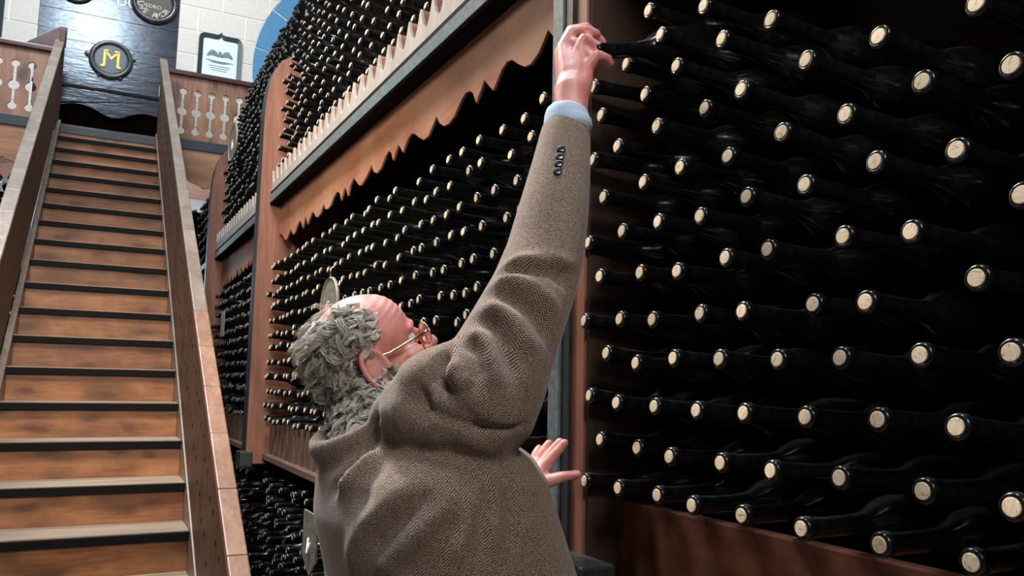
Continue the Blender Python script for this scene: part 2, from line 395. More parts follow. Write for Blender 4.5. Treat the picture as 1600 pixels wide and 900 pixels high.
# ------------------------------------------------------------------ staircase
RISE, GO, Y0 = .1818, .2834, 4.056-5*.2834
XL, XR = -.372, .472
st = thing('staircase', 'steep wooden staircase with orange pine risers, black nosings and boarded sides climbing to the gallery', 'staircase', (0, 0, 0))
NST = 22
ny = lambda k: Y0+GO*k
nz = lambda k: FLOOR+RISE*k
for k in range(NST):
    z1 = nz(k+1)
    MB().box(XL, XR, ny(k+1)+.016, ny(k+1)+.041, nz(k)+.0, z1-.036).build('riser', MAT['riser'], st, bevel=.002)
    if k < NST-1:
        t = MB().box(XL, XR, ny(k+1)+.006, ny(k+2)+.03, z1-.036, z1).build('tread', MAT['tread'], st, bevel=.003)
        MB().box(XL, XR, ny(k+1)-.010, ny(k+1)+.006, z1-.043, z1-.006).build('nosing', MAT['nosing'], t, bevel=.003)
def slab(y0, y1, lo, hi, x0, x1):
    # sloping board following the stair: lo/hi heights above the nosing line
    g = RISE/GO
    zz = lambda y: FLOOR + (y-Y0)*g
    return MB().slope([(y0, zz(y0)+lo), (y1, zz(y1)+lo), (y1, zz(y1)+hi), (y0, zz(y0)+hi)], x0, x1)
YB, YT = Y0+.05, 8.90
for s, (xa, xb, xc, xd) in ((1, (.472, .506, .462, .530)), (-1, (-.408, -.372, -.480, -.402))):
    slab(YB, YT, -.30, .035, min(xa, xb), max(xa, xb)).build('stringer', MAT['cap'], st, bevel=.006)
    xi0, xi1 = (.480, .512) if s > 0 else (-.470, -.412)
    # the side is boarded with upright planks
    n = 26; w = (YT-YB)/n
    for i in range(n):
        slab(YB+i*w+.002, YB+(i+1)*w-.002, .036, .785, xi0, xi1).build('side_plank', MAT['stair_side'], st)
    nc = 22; wc = (YT+.07-YB)/nc
    for i in range(nc):
        slab(YB-.05+i*wc+.0015, YB-.05+(i+1)*wc-.0015, .785, .825+.0015*RND.random(), xc, xd).build('rail_cap', MAT['cap_warm' if i < 6 else 'cap'], st, bevel=.005)  # lower segments browner: warm light painted into the cap wood
    MB().box(min(xi0, xc)-.005, max(xi1, xd)+.005, YB-.12, YB-.02, FLOOR, FLOOR+.95).build('newel_post', MAT['stair_side'], st, bevel=.008)
pl = MB(); g = RISE/GO
for i in range(64):
    y = YB+.2+i*.105
    for h in (.30, .55):
        z = FLOOR+(y-Y0)*g+h+(.03 if i % 2 else 0)
        M = Matrix.Translation((.4795, y, z)) @ Matrix.Rotation(-math.pi/2, 4, 'Y') @ Matrix.Diagonal((1.9, 1, 1, 1))
        pl.lathe([(0, .007), (.0015, .0065)], 8, M)
tag(pl.build('peg_hole', MAT['nosing'], st), kind='stuff')
# the top newel on the left with its flaring bracket
MB().slope([(8.86, 2.42), (8.97, 2.42), (8.97, 3.36), (8.86, 3.36)], -.445, -.395).build('newel_post', MAT['stair_side'], st, bevel=.006)
MB().prism([(-.74, 3.20), (-.45, 3.43), (-.39, 3.43), (-.39, 3.24), (-.50, 3.16)], 1, 8.98, 9.03).build('newel_bracket', MAT['rail'], st, bevel=.004)

# ------------------------------------------------------------------ gallery (landing) with fretwork balustrade
GY = 8.90; GZ = 2.414
ga = thing('gallery', 'wooden gallery with pierced board balustrade and scalloped fascia across the stair head', 'balcony', (0, GY, GZ-.12))
def gpart(mb, name, mat, bevel=.003):
    o = mb.build(name, mat, ga, bevel=bevel); o.matrix_parent_inverse = Matrix.Translation((0, -GY, -GZ+.12)); return o
for i in range(9):
    gpart(MB().box(-2.6, 2.4, GY+.02+i*.285, GY+.02+(i+1)*.285-.004, GZ-.05, GZ), 'floor_board', MAT['gallery'])
gpart(MB().box(XL, XR, GY-.02, GY+.02, GZ-.075, GZ-.002), 'landing_edge', MAT['iron_dark'])
def scallop(x0, x1, ztop, zb, amp, per, ph=0, n=10):
    pts = []
    m = int((x1-x0)/per*n)
    for i in range(m+1):
        x = x0+(x1-x0)*i/m; t = ((x-x0)/per+ph) % 1
        d = abs(math.sin(math.pi*t))**.6*(.65 if t < .5 else 1)
        pts.append((x, zb-amp*(d-.5)))
    return [(x1, ztop), (x0, ztop)] + pts
for x0, x1 in ((.535, 2.40), (-2.5, -.482)):
    gpart(MB().box(x0, x1, GY-.03, GY+.03, GZ-.07, GZ+.03), 'edge_strip', MAT['iron_dark'])
    gpart(MB().prism(scallop(x0, x1, GZ-.07, 2.00, .10, .34, .3 if x0 > 0 else .1), 1, GY-.015, GY+.012), 'fascia', MAT['fascia'])
    gpart(MB().box(x0, x1, GY-.045, GY+.045, 3.115, 3.165), 'handrail', MAT['rail'], .012)
    zc = (2.535, 2.74, 2.95); rc = (.037, .047, .035); sl = .012
    axes = [.705+.1395*i for i in range(12)] if x0 > 0 else [-.648-.1395*i for i in range(13)]
    axes = sorted(axes); edges = [x0] + axes + [x1]
    for a, b in zip(edges[:-1], edges[1:]):
        left = a in axes; right = b in axes
        def side(xc, sgn):
            # board edge from bottom to top along a pierced joint, sgn +1: board lies right of the joint
            p = [(xc, GZ+.03), (xc, zc[0]-rc[0])]
            for q, (z, r) in enumerate(zip(zc, rc)):
                a0 = -math.pi/2 if q == 0 else -math.acos(min(1, sl/r))*1 - 0
                lo = -math.pi/2 if q == 0 else -math.acos(sl/r); hi = math.pi/2 if q == 2 else math.acos(sl/r)
                for k in range(9):
                    w = lo+(hi-lo)*k/8
                    p.append((xc+sgn*r*math.cos(w), z+r*math.sin(w)))
            p += [(xc, 3.12)]
            return p
        L = side(a+.0008, 1) if left else [(a, GZ+.03), (a, 3.12)]
        R = side(b-.0008, -1) if right else [(b, GZ+.03), (b, 3.12)]
        gpart(MB().prism(L + R[::-1], 1, GY-.012, GY+.012), 'baluster_board', MAT['gallery'], 0)

# ------------------------------------------------------------------ dark cabinet at the stair head
CY = 9.62
cb = thing('cabinet', 'large blackened oak cabinet front with round seals and gold letter at the stair head', 'cabinet', (0, CY+.2, GZ))
def cpart(mb, name, mat, bevel=.003, par=None):
    o = mb.build(name, mat, par or cb, bevel=bevel)
    o.matrix_parent_inverse = Matrix.Translation((0, -CY-.2, -GZ)); return o
CX0, CX1 = -.69, .668
bounds = [3.07, 3.23, 3.55, 3.86, 4.18, 4.62]
for a, b in zip(bounds[:-1], bounds[1:]):
    cpart(MB().box(CX0, CX1, CY, CY+.05, a+.0006, b-.0006), 'board', MAT['cabinet'], .003)
cpart(MB().box(CX0, CX1, CY+.05, CY+.5, 3.07, 4.62), 'carcass', MAT['cabinet'])
cpart(MB().box(CX0-.01, CX1+.01, CY-.012, CY+.04, 3.035, 3.068), 'ledge', MAT['nosing'])
sk = [(CX1, 3.035), (CX0, 3.035), (CX0, 2.80)]
for i in range(61):
    x = CX0+(CX1-CX0)*i/60; t = (i/60)
    z = 2.84-.055*math.sin(t*math.pi*4.2+.4)*(1 if math.sin(t*math.pi*4.2+.4) > 0 else .7) - .035*t*math.sin(math.pi*t)
    sk.append((x, z))
cpart(MB().prism(sk, 1, CY, CY+.03), 'skirt', MAT['cabinet'])
cpart(MB().box(CX0, CX1, CY+.12, CY+.15, GZ, 2.66), 'toe_board', MAT['stair_side'])
cpart(MB().box(CX0, CX1, CY+.30, CY+.33, GZ, 3.06), 'shade_board', MAT['void'])  # black board added to stand in for the dark void under the cabinet
for x in (CX0+.03, CX1-.10):
    cpart(MB().box(x, x+.07, CY+.03, CY+.10, GZ, 3.06), 'leg', MAT['cabinet'])
cpart(MB().box(CX1-.155, CX1-.10, CY-.006, CY, 3.085, 3.20).lathe([(0, .027), (.006, .027)], 14, Matrix.Translation((CX1-.1275, CY, 3.20)) @ Matrix.Rotation(math.pi/2, 4, 'X')), 'keyhole_plate', MAT['brass'], .001)
FR = lambda x, z, y=CY: Matrix.Translation((x, y, z)) @ Matrix.Rotation(math.pi/2, 4, 'X')
def seal(x, z, r, rim, face, label, mr=.0):
    t = [(0, r), (.012, r), (.03, r*.96), (.042, r*.88), (.040, r*.80), (.022, r*.755), (.018, r*.74)]
    s = cpart(MB().lathe(t, 44, FR(x, z), 0, True, True), 'seal', rim, 0); s['label'] = label
    for p in s.data.polygons: p.use_smooth = len(p.vertices) == 4
    def sub(o): o.parent = s; return o
    d = MB().lathe([(.015, r*.735), (.022, r*.70), (.022, .0001)], 40, FR(x, z), 0, True, False).build('seal_disc', face, s)
    return s
s1 = seal(.018, 3.40, .218, MAT['wax'], MAT['wax'], 'dark wax-like seal with a gold letter')
text('gold_letter', 'M', .245, MAT['gold'], s1, FR(.02, 3.405, CY-.022) , .006)
mb = MB()
for sx in (-.078, .078):
    MB().ball((.02+sx, CY-.028, 3.40-.083), (.028, .006, .017)).build('letter_serif', MAT['gold'], s1, smooth=True)
    MB().ball((.02+sx*.62, CY-.028, 3.40+.088), (.024, .006, .015)).build('letter_serif', MAT['gold'], s1, smooth=True)
mb = MB()
for k, (a, rr) in enumerate(((3.0, .045), (.2, .03), (5.2, .025), (4.2, .02))):
    MB().ball((.018+.215*math.cos(a), CY-.012, 3.40+.215*math.sin(a)), (rr, .014, rr*.8)).build('wax_drip', MAT['wax'], s1, smooth=True)
s2 = seal(.405, 4.135, .245, MAT['cabinet'], MAT['seal_face'], 'brown round seal with lettered rim')
word = 'DVE AMOR'
for i, ch in enumerate(word):
    if ch == ' ': continue
    a = math.radians(196+i*19)
    M = FR(.405+.148*math.cos(a), 4.135+.148*math.sin(a), CY-.023) @ Matrix.Rotation(a+math.pi/2, 4, 'Z')
    text('rim_letter', ch, .088, MAT['letter'], s2, M, .002)
text('centre_letter', 'PEDRO', .062, MAT['letter'], s2, FR(.38, 4.085, CY-.023), .002)
s3 = seal(-.365, 4.135, .185, MAT['wax'], MAT['silver_letter'], 'silvery round seal')
text('silver_lettering', 'UCE  DUA', .145, MAT['silver_letter'], cb, Matrix.Translation((0, -CY-.2, -GZ)) @ FR(.00, 4.075, CY-.001), .002)

# ------------------------------------------------------------------ framed prints on the far wall
def framed(x0, x1, z0, z1, label, wing):
    yw = 11.49
    t = thing('framed_print', label, 'picture', ((x0+x1)/2, yw, z0))
    off = Matrix.Translation((-(x0+x1)/2, -yw, -z0))
    def fp(mb, name, mat, par=t, **k):
        o = mb.build(name, mat, par, **k)
        o.matrix_parent_inverse = off if par is t else Matrix.Identity(4); return o
    r = .075; th = .055
    def outline(m, rr):
        a, b, c, d = x0+m, x1-m, z0+m, z1-m
        p = [(a, c), (b, c)]
        for k in range(6): w = k/5*math.pi/2; p.append((b-rr+rr*math.cos(w), d-rr+rr*math.sin(w)))
        xm = (a+b)/2
        p += [(xm+.05, d), (xm+.02, d+.012), (xm, d+.045), (xm-.02, d+.012), (xm-.05, d)]
        for k in range(6): w = math.pi/2+k/5*math.pi/2; p.append((a+rr+rr*math.cos(w), d-rr+rr*math.sin(w)))
        return p
    o, i = outline(0, r), outline(th, r-th+.01)
    n = len(o); m = MB()
    vs = [(p[0], yw-.04, p[1]) for p in o]+[(p[0], yw-.03, p[1]) for p in i]+[(p[0], yw, p[1]) for p in o]+[(p[0], yw, p[1]) for p in i]
    fs = []
    for k in range(n):
        l = (k+1) % n
        fs += [(k, l, n+l, n+k), (k, 2*n+k, 2*n+l, l), (n+k, n+l, 3*n+l, 3*n+k), (2*n+k, 3*n+k, 3*n+l, 2*n+l)]
    fp(m.add(vs, fs), 'frame', MAT['frame'])
    pr = fp(MB().prism(outline(th-.004, r-th+.01), 1, yw-.015, yw-.002), 'print', MAT['print'])
    xm = (x0+x1)/2; zm = (z0+z1)/2+.10; s = (x1-x0)/.56
    ink = MB()
    for sg in (-1, 1):
        ink.prism([(xm+sg*.018*s, zm+.035*s), (xm+sg*.06*s, zm+.085*s), (xm+sg*.11*s, zm+.095*s), (xm+sg*.165*s, zm+.03*s), (xm+sg*.17*s, zm-.01*s), (xm+sg*.10*s, zm+.012*s), (xm+sg*.02*s, zm-.005*s)][::sg], 1, yw-.0165, yw-.0148)
    ink.prism([(xm-.20*s, zm-.050*s), (xm-.06*s, zm-.055*s), (xm+.06*s, zm-.055*s), (xm+.20*s, zm-.060*s), (xm+.05*s, zm-.092*s), (xm-.07*s, zm-.090*s)], 1, yw-.0165, yw-.0148)
    ink.prism([(xm-.025*s, zm-.0*s), (xm+.025*s, zm-.0*s), (xm+.02*s, zm+.08*s), (xm-.02*s, zm+.08*s)], 1, yw-.0165, yw-.0148)
    for q in range(3):
        ink.box(xm-.14*s+.02*q, xm+.14*s-.02*q, yw-.0165, yw-.0148, zm-.135*s-.03*q, zm-.125*s-.03*q)
    fp(ink, 'engraving', MAT['ink'], pr)
    return t
framed(1.06, 1.62, 3.86, 4.67, 'pale engraving in dark green frame on stone wall right of the cabinet', 1)
framed(-1.90, -1.19, 3.95, 4.90, 'cropped pale green print in dark frame on the wall left of the cabinet', -1)
# ------------------------------------------------------------------ the long bottle rack
D = .85                                  # plane of the bottle mouths
rk = thing('wine_rack', 'tall brown wooden wine rack with scalloped valances and grey edge strips along the aisle', 'rack', (1.05, 0, FLOOR))
RI = Matrix.Translation((-1.05, 0, -FLOOR))
def rpart(mb, name, mat, bevel=.003, smooth=False):
    o = mb.build(name, mat, rk, bevel=bevel, smooth=smooth); o.matrix_parent_inverse = RI; return o
def lean(z): return D + .018 + .205*max(0, z-1.45)**2
P1, P2, P3 = (1.365, 1.478), (4.56, 4.67), (6.70, 6.80)      # y ranges of the uprights
back = 1.22
top = [(D+.012, FLOOR), (D+.012, 1.50), (D+.02, 1.62), (D+.045, 1.74), (D+.09, 1.85), (D+.17, 1.95), (D+.28, 2.01), (back+.2, 2.03), (back+.2, 1.5), (back, 1.4), (back, FLOOR)]
for i, (a, b) in enumerate((P1, P2, P3, (-1.05, -.94))):
    if i in (1, 2):
        # the far uprights stand a little proud and are cut back below the shelf
        fr = [(D-.063, -.44), (D-.063, 1.46), (D-.058, 1.54), (D-.046, 1.64), (D-.022, 1.72), (D+.02, 1.79)]
        top2 = [(1.10, FLOOR), (1.10, -.44)] + fr + [(D+.09, 1.83), (back, 1.84)] + top[-1:]
        rpart(MB().prism(top2, 1, a, b), 'upright', MAT['rack'], .003)
        strip = [(p[0]-.004, p[1]) for p in top2[2:8]] + [(p[0]+.002, p[1]-.003) for p in top2[7:1:-1]]
        rpart(MB().prism(strip, 1, a+.003, b-.003), 'edge_strip', MAT['iron_dark'], 0)
        rpart(MB().box(D-.095, D-.03, a-.012, b+.012, -.455, -.375), 'bracket_block', MAT['iron_dark'], .006)
        continue
    rpart(MB().prism(top, 1, a, b), 'upright', MAT['rack'], .003)
    strip = [(p[0]-.014, p[1]) for p in top[:6]] + [(p[0]+.003, p[1]-.003) for p in top[5::-1]]
    m = (a+b)/2+.020
    rpart(MB().box(D+.018, back, a-.008, a-.0005, -.60, 1.0), 'shade_panel', MAT['rack_shade'], 0)  # dark sheet added over the upright's face, standing in for its shade
    rpart(MB().prism(strip, 1, m-.002, b+.002), 'edge_strip', MAT['iron'], 0)
    rpart(MB().prism([(p[0]+.006, p[1]) for p in strip[:6]]+[(p[0]+.001, p[1]) for p in strip[6:]], 1, m-.032, m-.003), 'edge_strip', MAT['iron_dark'], 0)
    rpart(MB().box(D-.055, D+.02, a-.10, b-.03, -.43, -.315), 'bracket_block', MAT['iron_dark'], .006)
BAYS = [(-.94, P1[0], 0, 0), (P1[1], P2[0], 1, 0), (P2[1], P3[0], 1, -.035), (P3[1], 8.2, 0, -.035)]
prof = [(1.566,.792),(1.593,.818),(1.613,.798),(1.637,.778),(1.675,.764),(1.707,.768),(1.741,.786),(1.777,.810),(1.806,.815),(1.834,.805),(1.856,.788),(1.885,.764),(1.913,.786),(1.942,.810),(1.965,.788),(1.993,.762),(2.016,.797),(2.038,.810),(2.069,.814),(2.104,.798),(2.148,.767),(2.185,.757),(2.225,.760),(2.261,.779),(2.289,.809),(2.309,.793),(2.355,.763),(2.393,.761),(2.435,.779),(2.478,.803),
 (2.51,.812),(2.55,.800),(2.59,.768),(2.615,.790),(2.640,.808),(2.665,.786),(2.69,.764),(2.715,.798),(2.745,.812),(2.78,.798),(2.83,.765),(2.87,.758),(2.91,.772),(2.945,.806),(2.965,.792),(3.007,.772),(3.048,.758),(3.066,.753),(3.099,.761),(3.142,.786),(3.17,.804),(3.197,.797),(3.229,.78),(3.251,.747),(3.28,.78),(3.306,.796),(3.33,.77),(3.352,.748),(3.38,.785),(3.427,.800),(3.479,.785),(3.53,.756),(3.569,.75),(3.612,.758),(3.648,.790),(3.67,.775),(3.70,.752),(3.748,.744),(3.785,.753),(3.82,.775),(3.856,.79),(3.9,.768),(3.94,.742),(3.975,.775),(4.0,.790),(4.02,.765),(4.042,.739),(4.08,.775),(4.125,.792),(4.174,.771),(4.215,.745),(4.255,.740),(4.30,.765),(4.33,.785),(4.36,.76),(4.41,.738),(4.46,.745),(4.52,.775),(4.561,.79)]
def valance(y0, y1, dz):
    s = (y1-y0)/(4.62-1.478)
    pts = [(y0, .90+.09)] + [(y0, .80)] + [(y0+(y-1.478)*s, z) for y, z in prof] + [(y1, .80), (y1, .99)]
    return [(y, z+dz) for y, z in pts]
TOOTH = .1035
def cradle(y0, y1, z0, zt):
    # board with U-shaped cradles, one per bottle
    n = max(1, round((y1-y0)/TOOTH)); w = (y1-y0)/n; pts = []
    for i in range(n):
        a = y0+i*w
        for t, h in ((.0, 1), (.07, .86), (.15, .60), (.26, .32), (.38, .14), (.5, .08), (.62, .14), (.74, .32), (.85, .60), (.93, .86)):
            pts.append((a+t*w, zt-(1-h)*.088))
    pts.append((y1, zt))
    return [(y1, z0), (y0, z0)] + pts
for y0, y1, full, dz in BAYS:
    # lower shelf with its front board
    zt, zb = (-.215, -.385) if y0 > 1 else (-.215, -.62)
    if y0 > 1:
        n = max(2, round((y1-y0)/.105)); w = (y1-y0)/n
        for i in range(n):
            rpart(MB().box(D+.055+.004*RND.random(), D+.075, y0+i*w+.001, y0+(i+1)*w-.001, zb, zt), 'front_slat', MAT['shelf'], .002)
        rpart(MB().box(D+.02, back, y0, y1, zb-.03, zb), 'shelf', MAT['shelf'])
    else:
        n = 14; w = (y1-y0)/n
        rpart(MB().box(D+.085, D+.11, y0, y1, zt-.20, zt), 'front_board', MAT['plank'], .003)
        rpart(MB().box(D+.085, D+.11, y0, y1, zb, zt-.204), 'front_board', MAT['plank'], .003)
        rpart(MB().box(D+.02, back, y0, y1, zb-.03, zb), 'shelf', MAT['shelf'])
    rpart(MB().box(back, back+.02, y0, y1, FLOOR, 1.40), 'dark_backing', MAT['void'], 0)
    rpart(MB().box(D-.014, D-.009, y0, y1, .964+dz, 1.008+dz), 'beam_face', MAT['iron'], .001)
    rpart(MB().box(D-.009, back, y0, y1, .955+dz, 1.030+dz), 'beam', MAT['void'], .002)  # black body paints in the shade below it and in the groove above
    if full:
        v = valance(y0, y1, dz)
        rpart(MB().prism([(y, z) for y, z in v], 0, .897, .905), 'valance', MAT['valance'], .0015)
        c = cradle(y0, y1, 1.030+dz, 1.150+dz*.6)
        rpart(MB().prism(c, 0, D-.006, D+.003), 'cradle_face', MAT['cradle'], 0)
        rpart(MB().prism([(y, z-.002) for y, z in c], 0, D+.0035, D+.09), 'cradle_board', MAT['rack'], 0)
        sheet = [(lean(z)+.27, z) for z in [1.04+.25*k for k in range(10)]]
        rpart(MB().prism(sheet+[(p[0]+.02, p[1]) for p in sheet[::-1]], 1, y0, y1), 'dark_backing', MAT['void'], 0)  # dark sheet added to stand in for shade between the heaped bottles

# ------------------------------------------------------------------ bottles
PROF = [(0, .0128), (.0010, .0146), (.003, .0155), (.012, .0157), (.0148, .0150), (.018, .0140), (.035, .0133), (.065, .0134), (.090, .0140), (.108, .0152), (.120, .0185), (.132, .0245), (.146, .0308), (.160, .0348), (.174, .0370), (.290, .0374), (.297, .0350)]
def bottle_mesh(seg):
    # bottle along +Z from its mouth; the mouth is a ring with the bore recessed
    m = MB(); m.lathe([(.006, .0099), (.0, .0102)]+PROF, seg, None, 0, True, True)
    return m.mesh('wine_bottle', MAT['glass'], True)
BM = bottle_mesh(22)
def cork_mesh():
    return MB().lathe([(.005, .0100), (-.0006, .0100), (-.0014, .0094), (-.0016, .0001)], 18, None, 0, True, False).mesh('cork', MAT['cork'])
CM = cork_mesh()
def axis_rot(dx, dy, dz): return Vector((dx, dy, dz)).to_track_quat('Z', 'Y')
def place(y, z, x, label, group, tilt=None, low=False):
    if not tilt: tilt = (1, -.13 if P1[0]-.06 < y < P1[0] else RND.gauss(0, .022), (0 if low else RND.gauss(-.06, .018)))
    o = bpy.data.objects.new('wine_bottle', BM); COL.objects.link(o)
    o.location = (x, y, z)
    d = tilt
    q = axis_rot(*d); o.rotation_mode = 'QUATERNION'; o.rotation_quaternion = q
    tag(o, label, 'bottle', group)
    c = bpy.data.objects.new('cork', CM); COL.objects.link(c); c.parent = o
    c.rotation_euler = (0, 0, RND.uniform(0, 6.28))
    return o
NEAR = [
 [(1.343,-.176),(1.238,-.177),(1.13,-.176),(1.025,-.178),(.92,-.178),(.806,-.178),(.691,-.179),(.583,-.179)],
 [(1.296,-.096),(1.186,-.103),(1.083,-.109),(.963,-.108),(.866,-.11),(.754,-.108),(.634,-.11),(.528,-.113)],
 [(1.324,-.016),(1.229,-.027),(1.126,-.03),(1.022,-.033),(.915,-.033),(.807,-.034),(.688,-.032),(.582,-.035)],
 [(1.264,.062),(1.179,.043),(1.072,.049),(.965,.046),(.853,.043),(.743,.043),(.632,.044),(.521,.044)],
 [(1.34,.126),(1.232,.123),(1.137,.116),(1.019,.119),(.917,.115),(.793,.116),(.70,.111),(.559,.126)],
 [(1.287,.206),(1.167,.20),(1.07,.192),(.952,.199),(.862,.199),(.735,.199),(.638,.19),(.504,.207)],
 [(1.352,.281),(1.223,.283),(1.116,.282),(1.016,.275),(.892,.28),(.797,.28),(.678,.283),(.575,.273)],
 [(1.285,.358),(1.167,.363),(1.055,.363),(.949,.357),(.833,.363),(.727,.359),(.613,.365),(.507,.348)],
 [(1.32,.439),(1.225,.441),(1.11,.447),(1.002,.449),(.911,.45),(.787,.453),(.668,.441),(.546,.435)],
 [(1.289,.519),(1.16,.522),(1.059,.537),(.954,.546),(.848,.535)],
 [(1.32,.587),(1.211,.595),(1.11,.613),(.994,.617)],
 [(1.149,.674)]]
count = 0
for j, row in enumerate(NEAR):
    for i, (y, z) in enumerate(row):
        place(y, z, D+RND.gauss(0, .006), '%s corked black bottle right of the near post, %s row up from the plank' % (ORD[i+1], ORD[j+1]), 'bottles in the near bay', None, j == 0)
        count += 1
# the bottle being drawn out of the rack
_g = (0.7329, 1.1387, 0.5672)
place(_g[1], _g[2], _g[0], 'black bottle gripped by the raised hand and half drawn out', 'bottles in the near bay', (1, .02, .27)); count += 1
MID = {10:[1.531,1.64,1.75,1.862,1.971,2.076,2.176,2.311,2.5,2.595,2.693,2.784,2.878,2.97,3.06,3.21,3.33,3.439,3.561,3.665,3.80,3.91,4.014,4.157],
 9:[1.578,1.695,1.812,1.902,2.058,2.131,2.224,2.305,2.433,2.537,2.642,2.729,2.83,2.939,3.031,3.138,3.282,3.376,3.501,3.602],
 8:[1.649,1.749,1.855,1.977,2.069,2.158,2.25,2.384,2.497,2.58,2.721,2.79,2.865,2.986,3.108,3.212],
 7:[1.704,1.813,1.943,2.01,2.123,2.21,2.323,2.446,2.565],
 6:[1.762,1.888,1.97,2.061,2.158,2.27,2.4],
 5:[1.838,1.92,1.998,2.091,2.221,2.31],
 4:[1.845,1.896,1.989,2.086,2.201]}
RZ = {11: .70, 10: .612, 9: .536, 8: .462, 7: .388, 6: .313, 5: .235, 4: .170, 3: .094, 2: .020, 1: -.054, 0: -.128, -1: -.196}
def row_z(j, y):
    z = RZ[j]
    if j >= 8: z += .011*max(0, 2.4-y) - .007*max(0, y-3)
    return z
rest = []      # (x, y, z, dx, dy, dz) of the bottles beyond the first three hundred
cand = []
for j in range(-1, 11):
    known = MID.get(j, [])
    ys = list(known)
    y = (max(known) if known else (1.56 + (.054 if j % 2 else 0)))+.108
    while y < P2[0]-.04:
        ys.append(y+RND.gauss(0, .010)); y += .108
    if known:
        y = min(known)-.108
        while y > P1[1]+.04: ys.append(y); y -= .108
    ys.sort()
    for i, y in enumerate(ys):
        # bottles wholly behind the man's back are left to the mass
        cand.append((y, row_z(j, y)+RND.gauss(0, .004), j, i))
def hidden(y, z):
    # behind the man as the aisle is looked along
    t = y; s = .85/y
    zz = z/y
    if y < 1.62 and z < .52: return True
    if 2.45 < y < 3.32 and -.25 < z < .325: return True
    if 3.32 <= y < 3.62 and -.02 < z < .27: return True
    if 3.62 <= y < 3.82 and .0 < z < .19: return True
    if s > .44: return zz < .30
    if s > .36: return zz < .19
    if s > .27: return zz < .075
    return False
vis = sorted([c for c in cand if not hidden(c[0], c[1])], key=lambda c: c[0])
take = set(id(c) for c in vis[:300-count])
rows = {}
for c in cand:
    if id(c) in take: rows.setdefault(c[2], []).append(c)
    else: rest.append((D+RND.gauss(0, .007), c[0], c[1], 1, RND.gauss(0, .02), RND.gauss(0, .015)))
for j, cs in rows.items():
    for i, (y, z, _, _) in enumerate(sorted(cs)):
        place(y, z, D+RND.gauss(0, .007), '%s visible black bottle from the near post, %s row under the long scalloped valance' % (ORD[i+1], ORD[11-j]), 'bottles in the bay behind the man', None, j == -1); count += 1
# everything farther away or higher up
def fill(y0, y1, z0, z1, pz, py, jx=.006, jz=.004, leanf=None, tmax=None):
    j = 0; z = z0
    while z < z1:
        y = y0+.035+(py/2 if j % 2 else 0)
        while y < y1-.03:
            zz = z+RND.gauss(0, jz); x = D+RND.gauss(0, jx)
            if leanf: x += leanf(zz)-D
            if tmax is None or zz < tmax(y): rest.append((x, y+RND.gauss(0, jz*1.6), zz, 1, RND.gauss(0, .02), RND.gauss(0, .015)-((.17+.40*max(0, zz-1.45)) if leanf else 0)))
            y += py
        z += pz; j += 1
_n = len(rest)
fill(P1[1]+.1, P2[0], 1.180, 3.4, .0790, .1035, .008, .004, lean)
up = rest[_n:]; del rest[_n:]
# the nearest of the upper tier that can be seen are bottles of their own
seen = sorted([b for b in up if b[2] < 0.427*b[1]+0.243*b[0]], key=lambda b: b[1])[:max(0, 300-count)]
rest += [b for b in up if b not in seen]
urow = {}
for b in seen: urow.setdefault(int((b[2]-1.180)/.079+.5), []).append(b)
for j, bs in urow.items():
    for i, b in enumerate(sorted(bs, key=lambda b: b[1])):
        place(b[1], b[2], b[0], '%s nearest bottle in the %s row above the toothed pale board of the upper tier' % (ORD[i+1], ORD[j+1]), 'bottles in the upper tier', (1, b[4], b[5])); count += 1
fill(P2[1], P3[0]+.1, 1.145, 3.3, .0790, .1035, .008, .004, lean)
fill(P2[1], P3[0], -.196, .66, .0745, .108)
fill(P1[1], P2[0], -1.45, -.44, .085, .112, .022, .014)
fill(P2[1], P3[0], -1.45, -.44, .085, .112, .022, .014)
fill(P3[1], 8.1, -.9, 1.6, .085, .11)
fill(-.8, .44, -.178, .72, .079, .108)
LOWP = [(.0, .0150), (.012, .0156), (.016, .0140), (.06, .0137), (.096, .0158), (.118, .0250), (.146, .0350), (.27, .0374)]
def mass(lst, name):
    seg = 9
    base = []
    for a, r in LOWP:
        for k in range(seg):
            t = 2*math.pi*k/seg; base.append((r*math.cos(t), r*math.sin(t), a))
    nb = len(base)
    for k in range(seg):
        t = 2*math.pi*k/seg; base.append((.0102*math.cos(t), .0102*math.sin(t), -.0008))
    fs, mi = [], []
    for i in range(len(LOWP)-1):
        for k in range(seg): fs.append((i*seg+k, i*seg+(k+1) % seg, (i+1)*seg+(k+1) % seg, (i+1)*seg+k)); mi.append(0)
    for k in range(seg): fs.append((nb+k, nb+(k+1) % seg, (k+1) % seg, k)); mi.append(0)
    fs.append(tuple(nb+k for k in range(seg-1, -1, -1))); mi.append(1)
    B = np.array(base)
    V = []; F = []; MI = []; o = 0
    for x, y, z, dx, dy, dz in lst:
        R = np.array(axis_rot(dx, dy, dz).to_matrix())
        V.append(B @ R.T + np.array((x, y, z)))
        F += [tuple(i+o for i in f) for f in fs]; MI += mi; o += len(base)
    me = bpy.data.meshes.new(name); me.from_pydata(np.concatenate(V).tolist(), [], F)
    me.materials.append(MAT['glass']); me.materials.append(MAT['cork'])
    me.polygons.foreach_set('material_index', MI)
    me.polygons.foreach_set('use_smooth', [m == 0 for m in MI])
    o = bpy.data.objects.new(name, me); COL.objects.link(o)
    return o
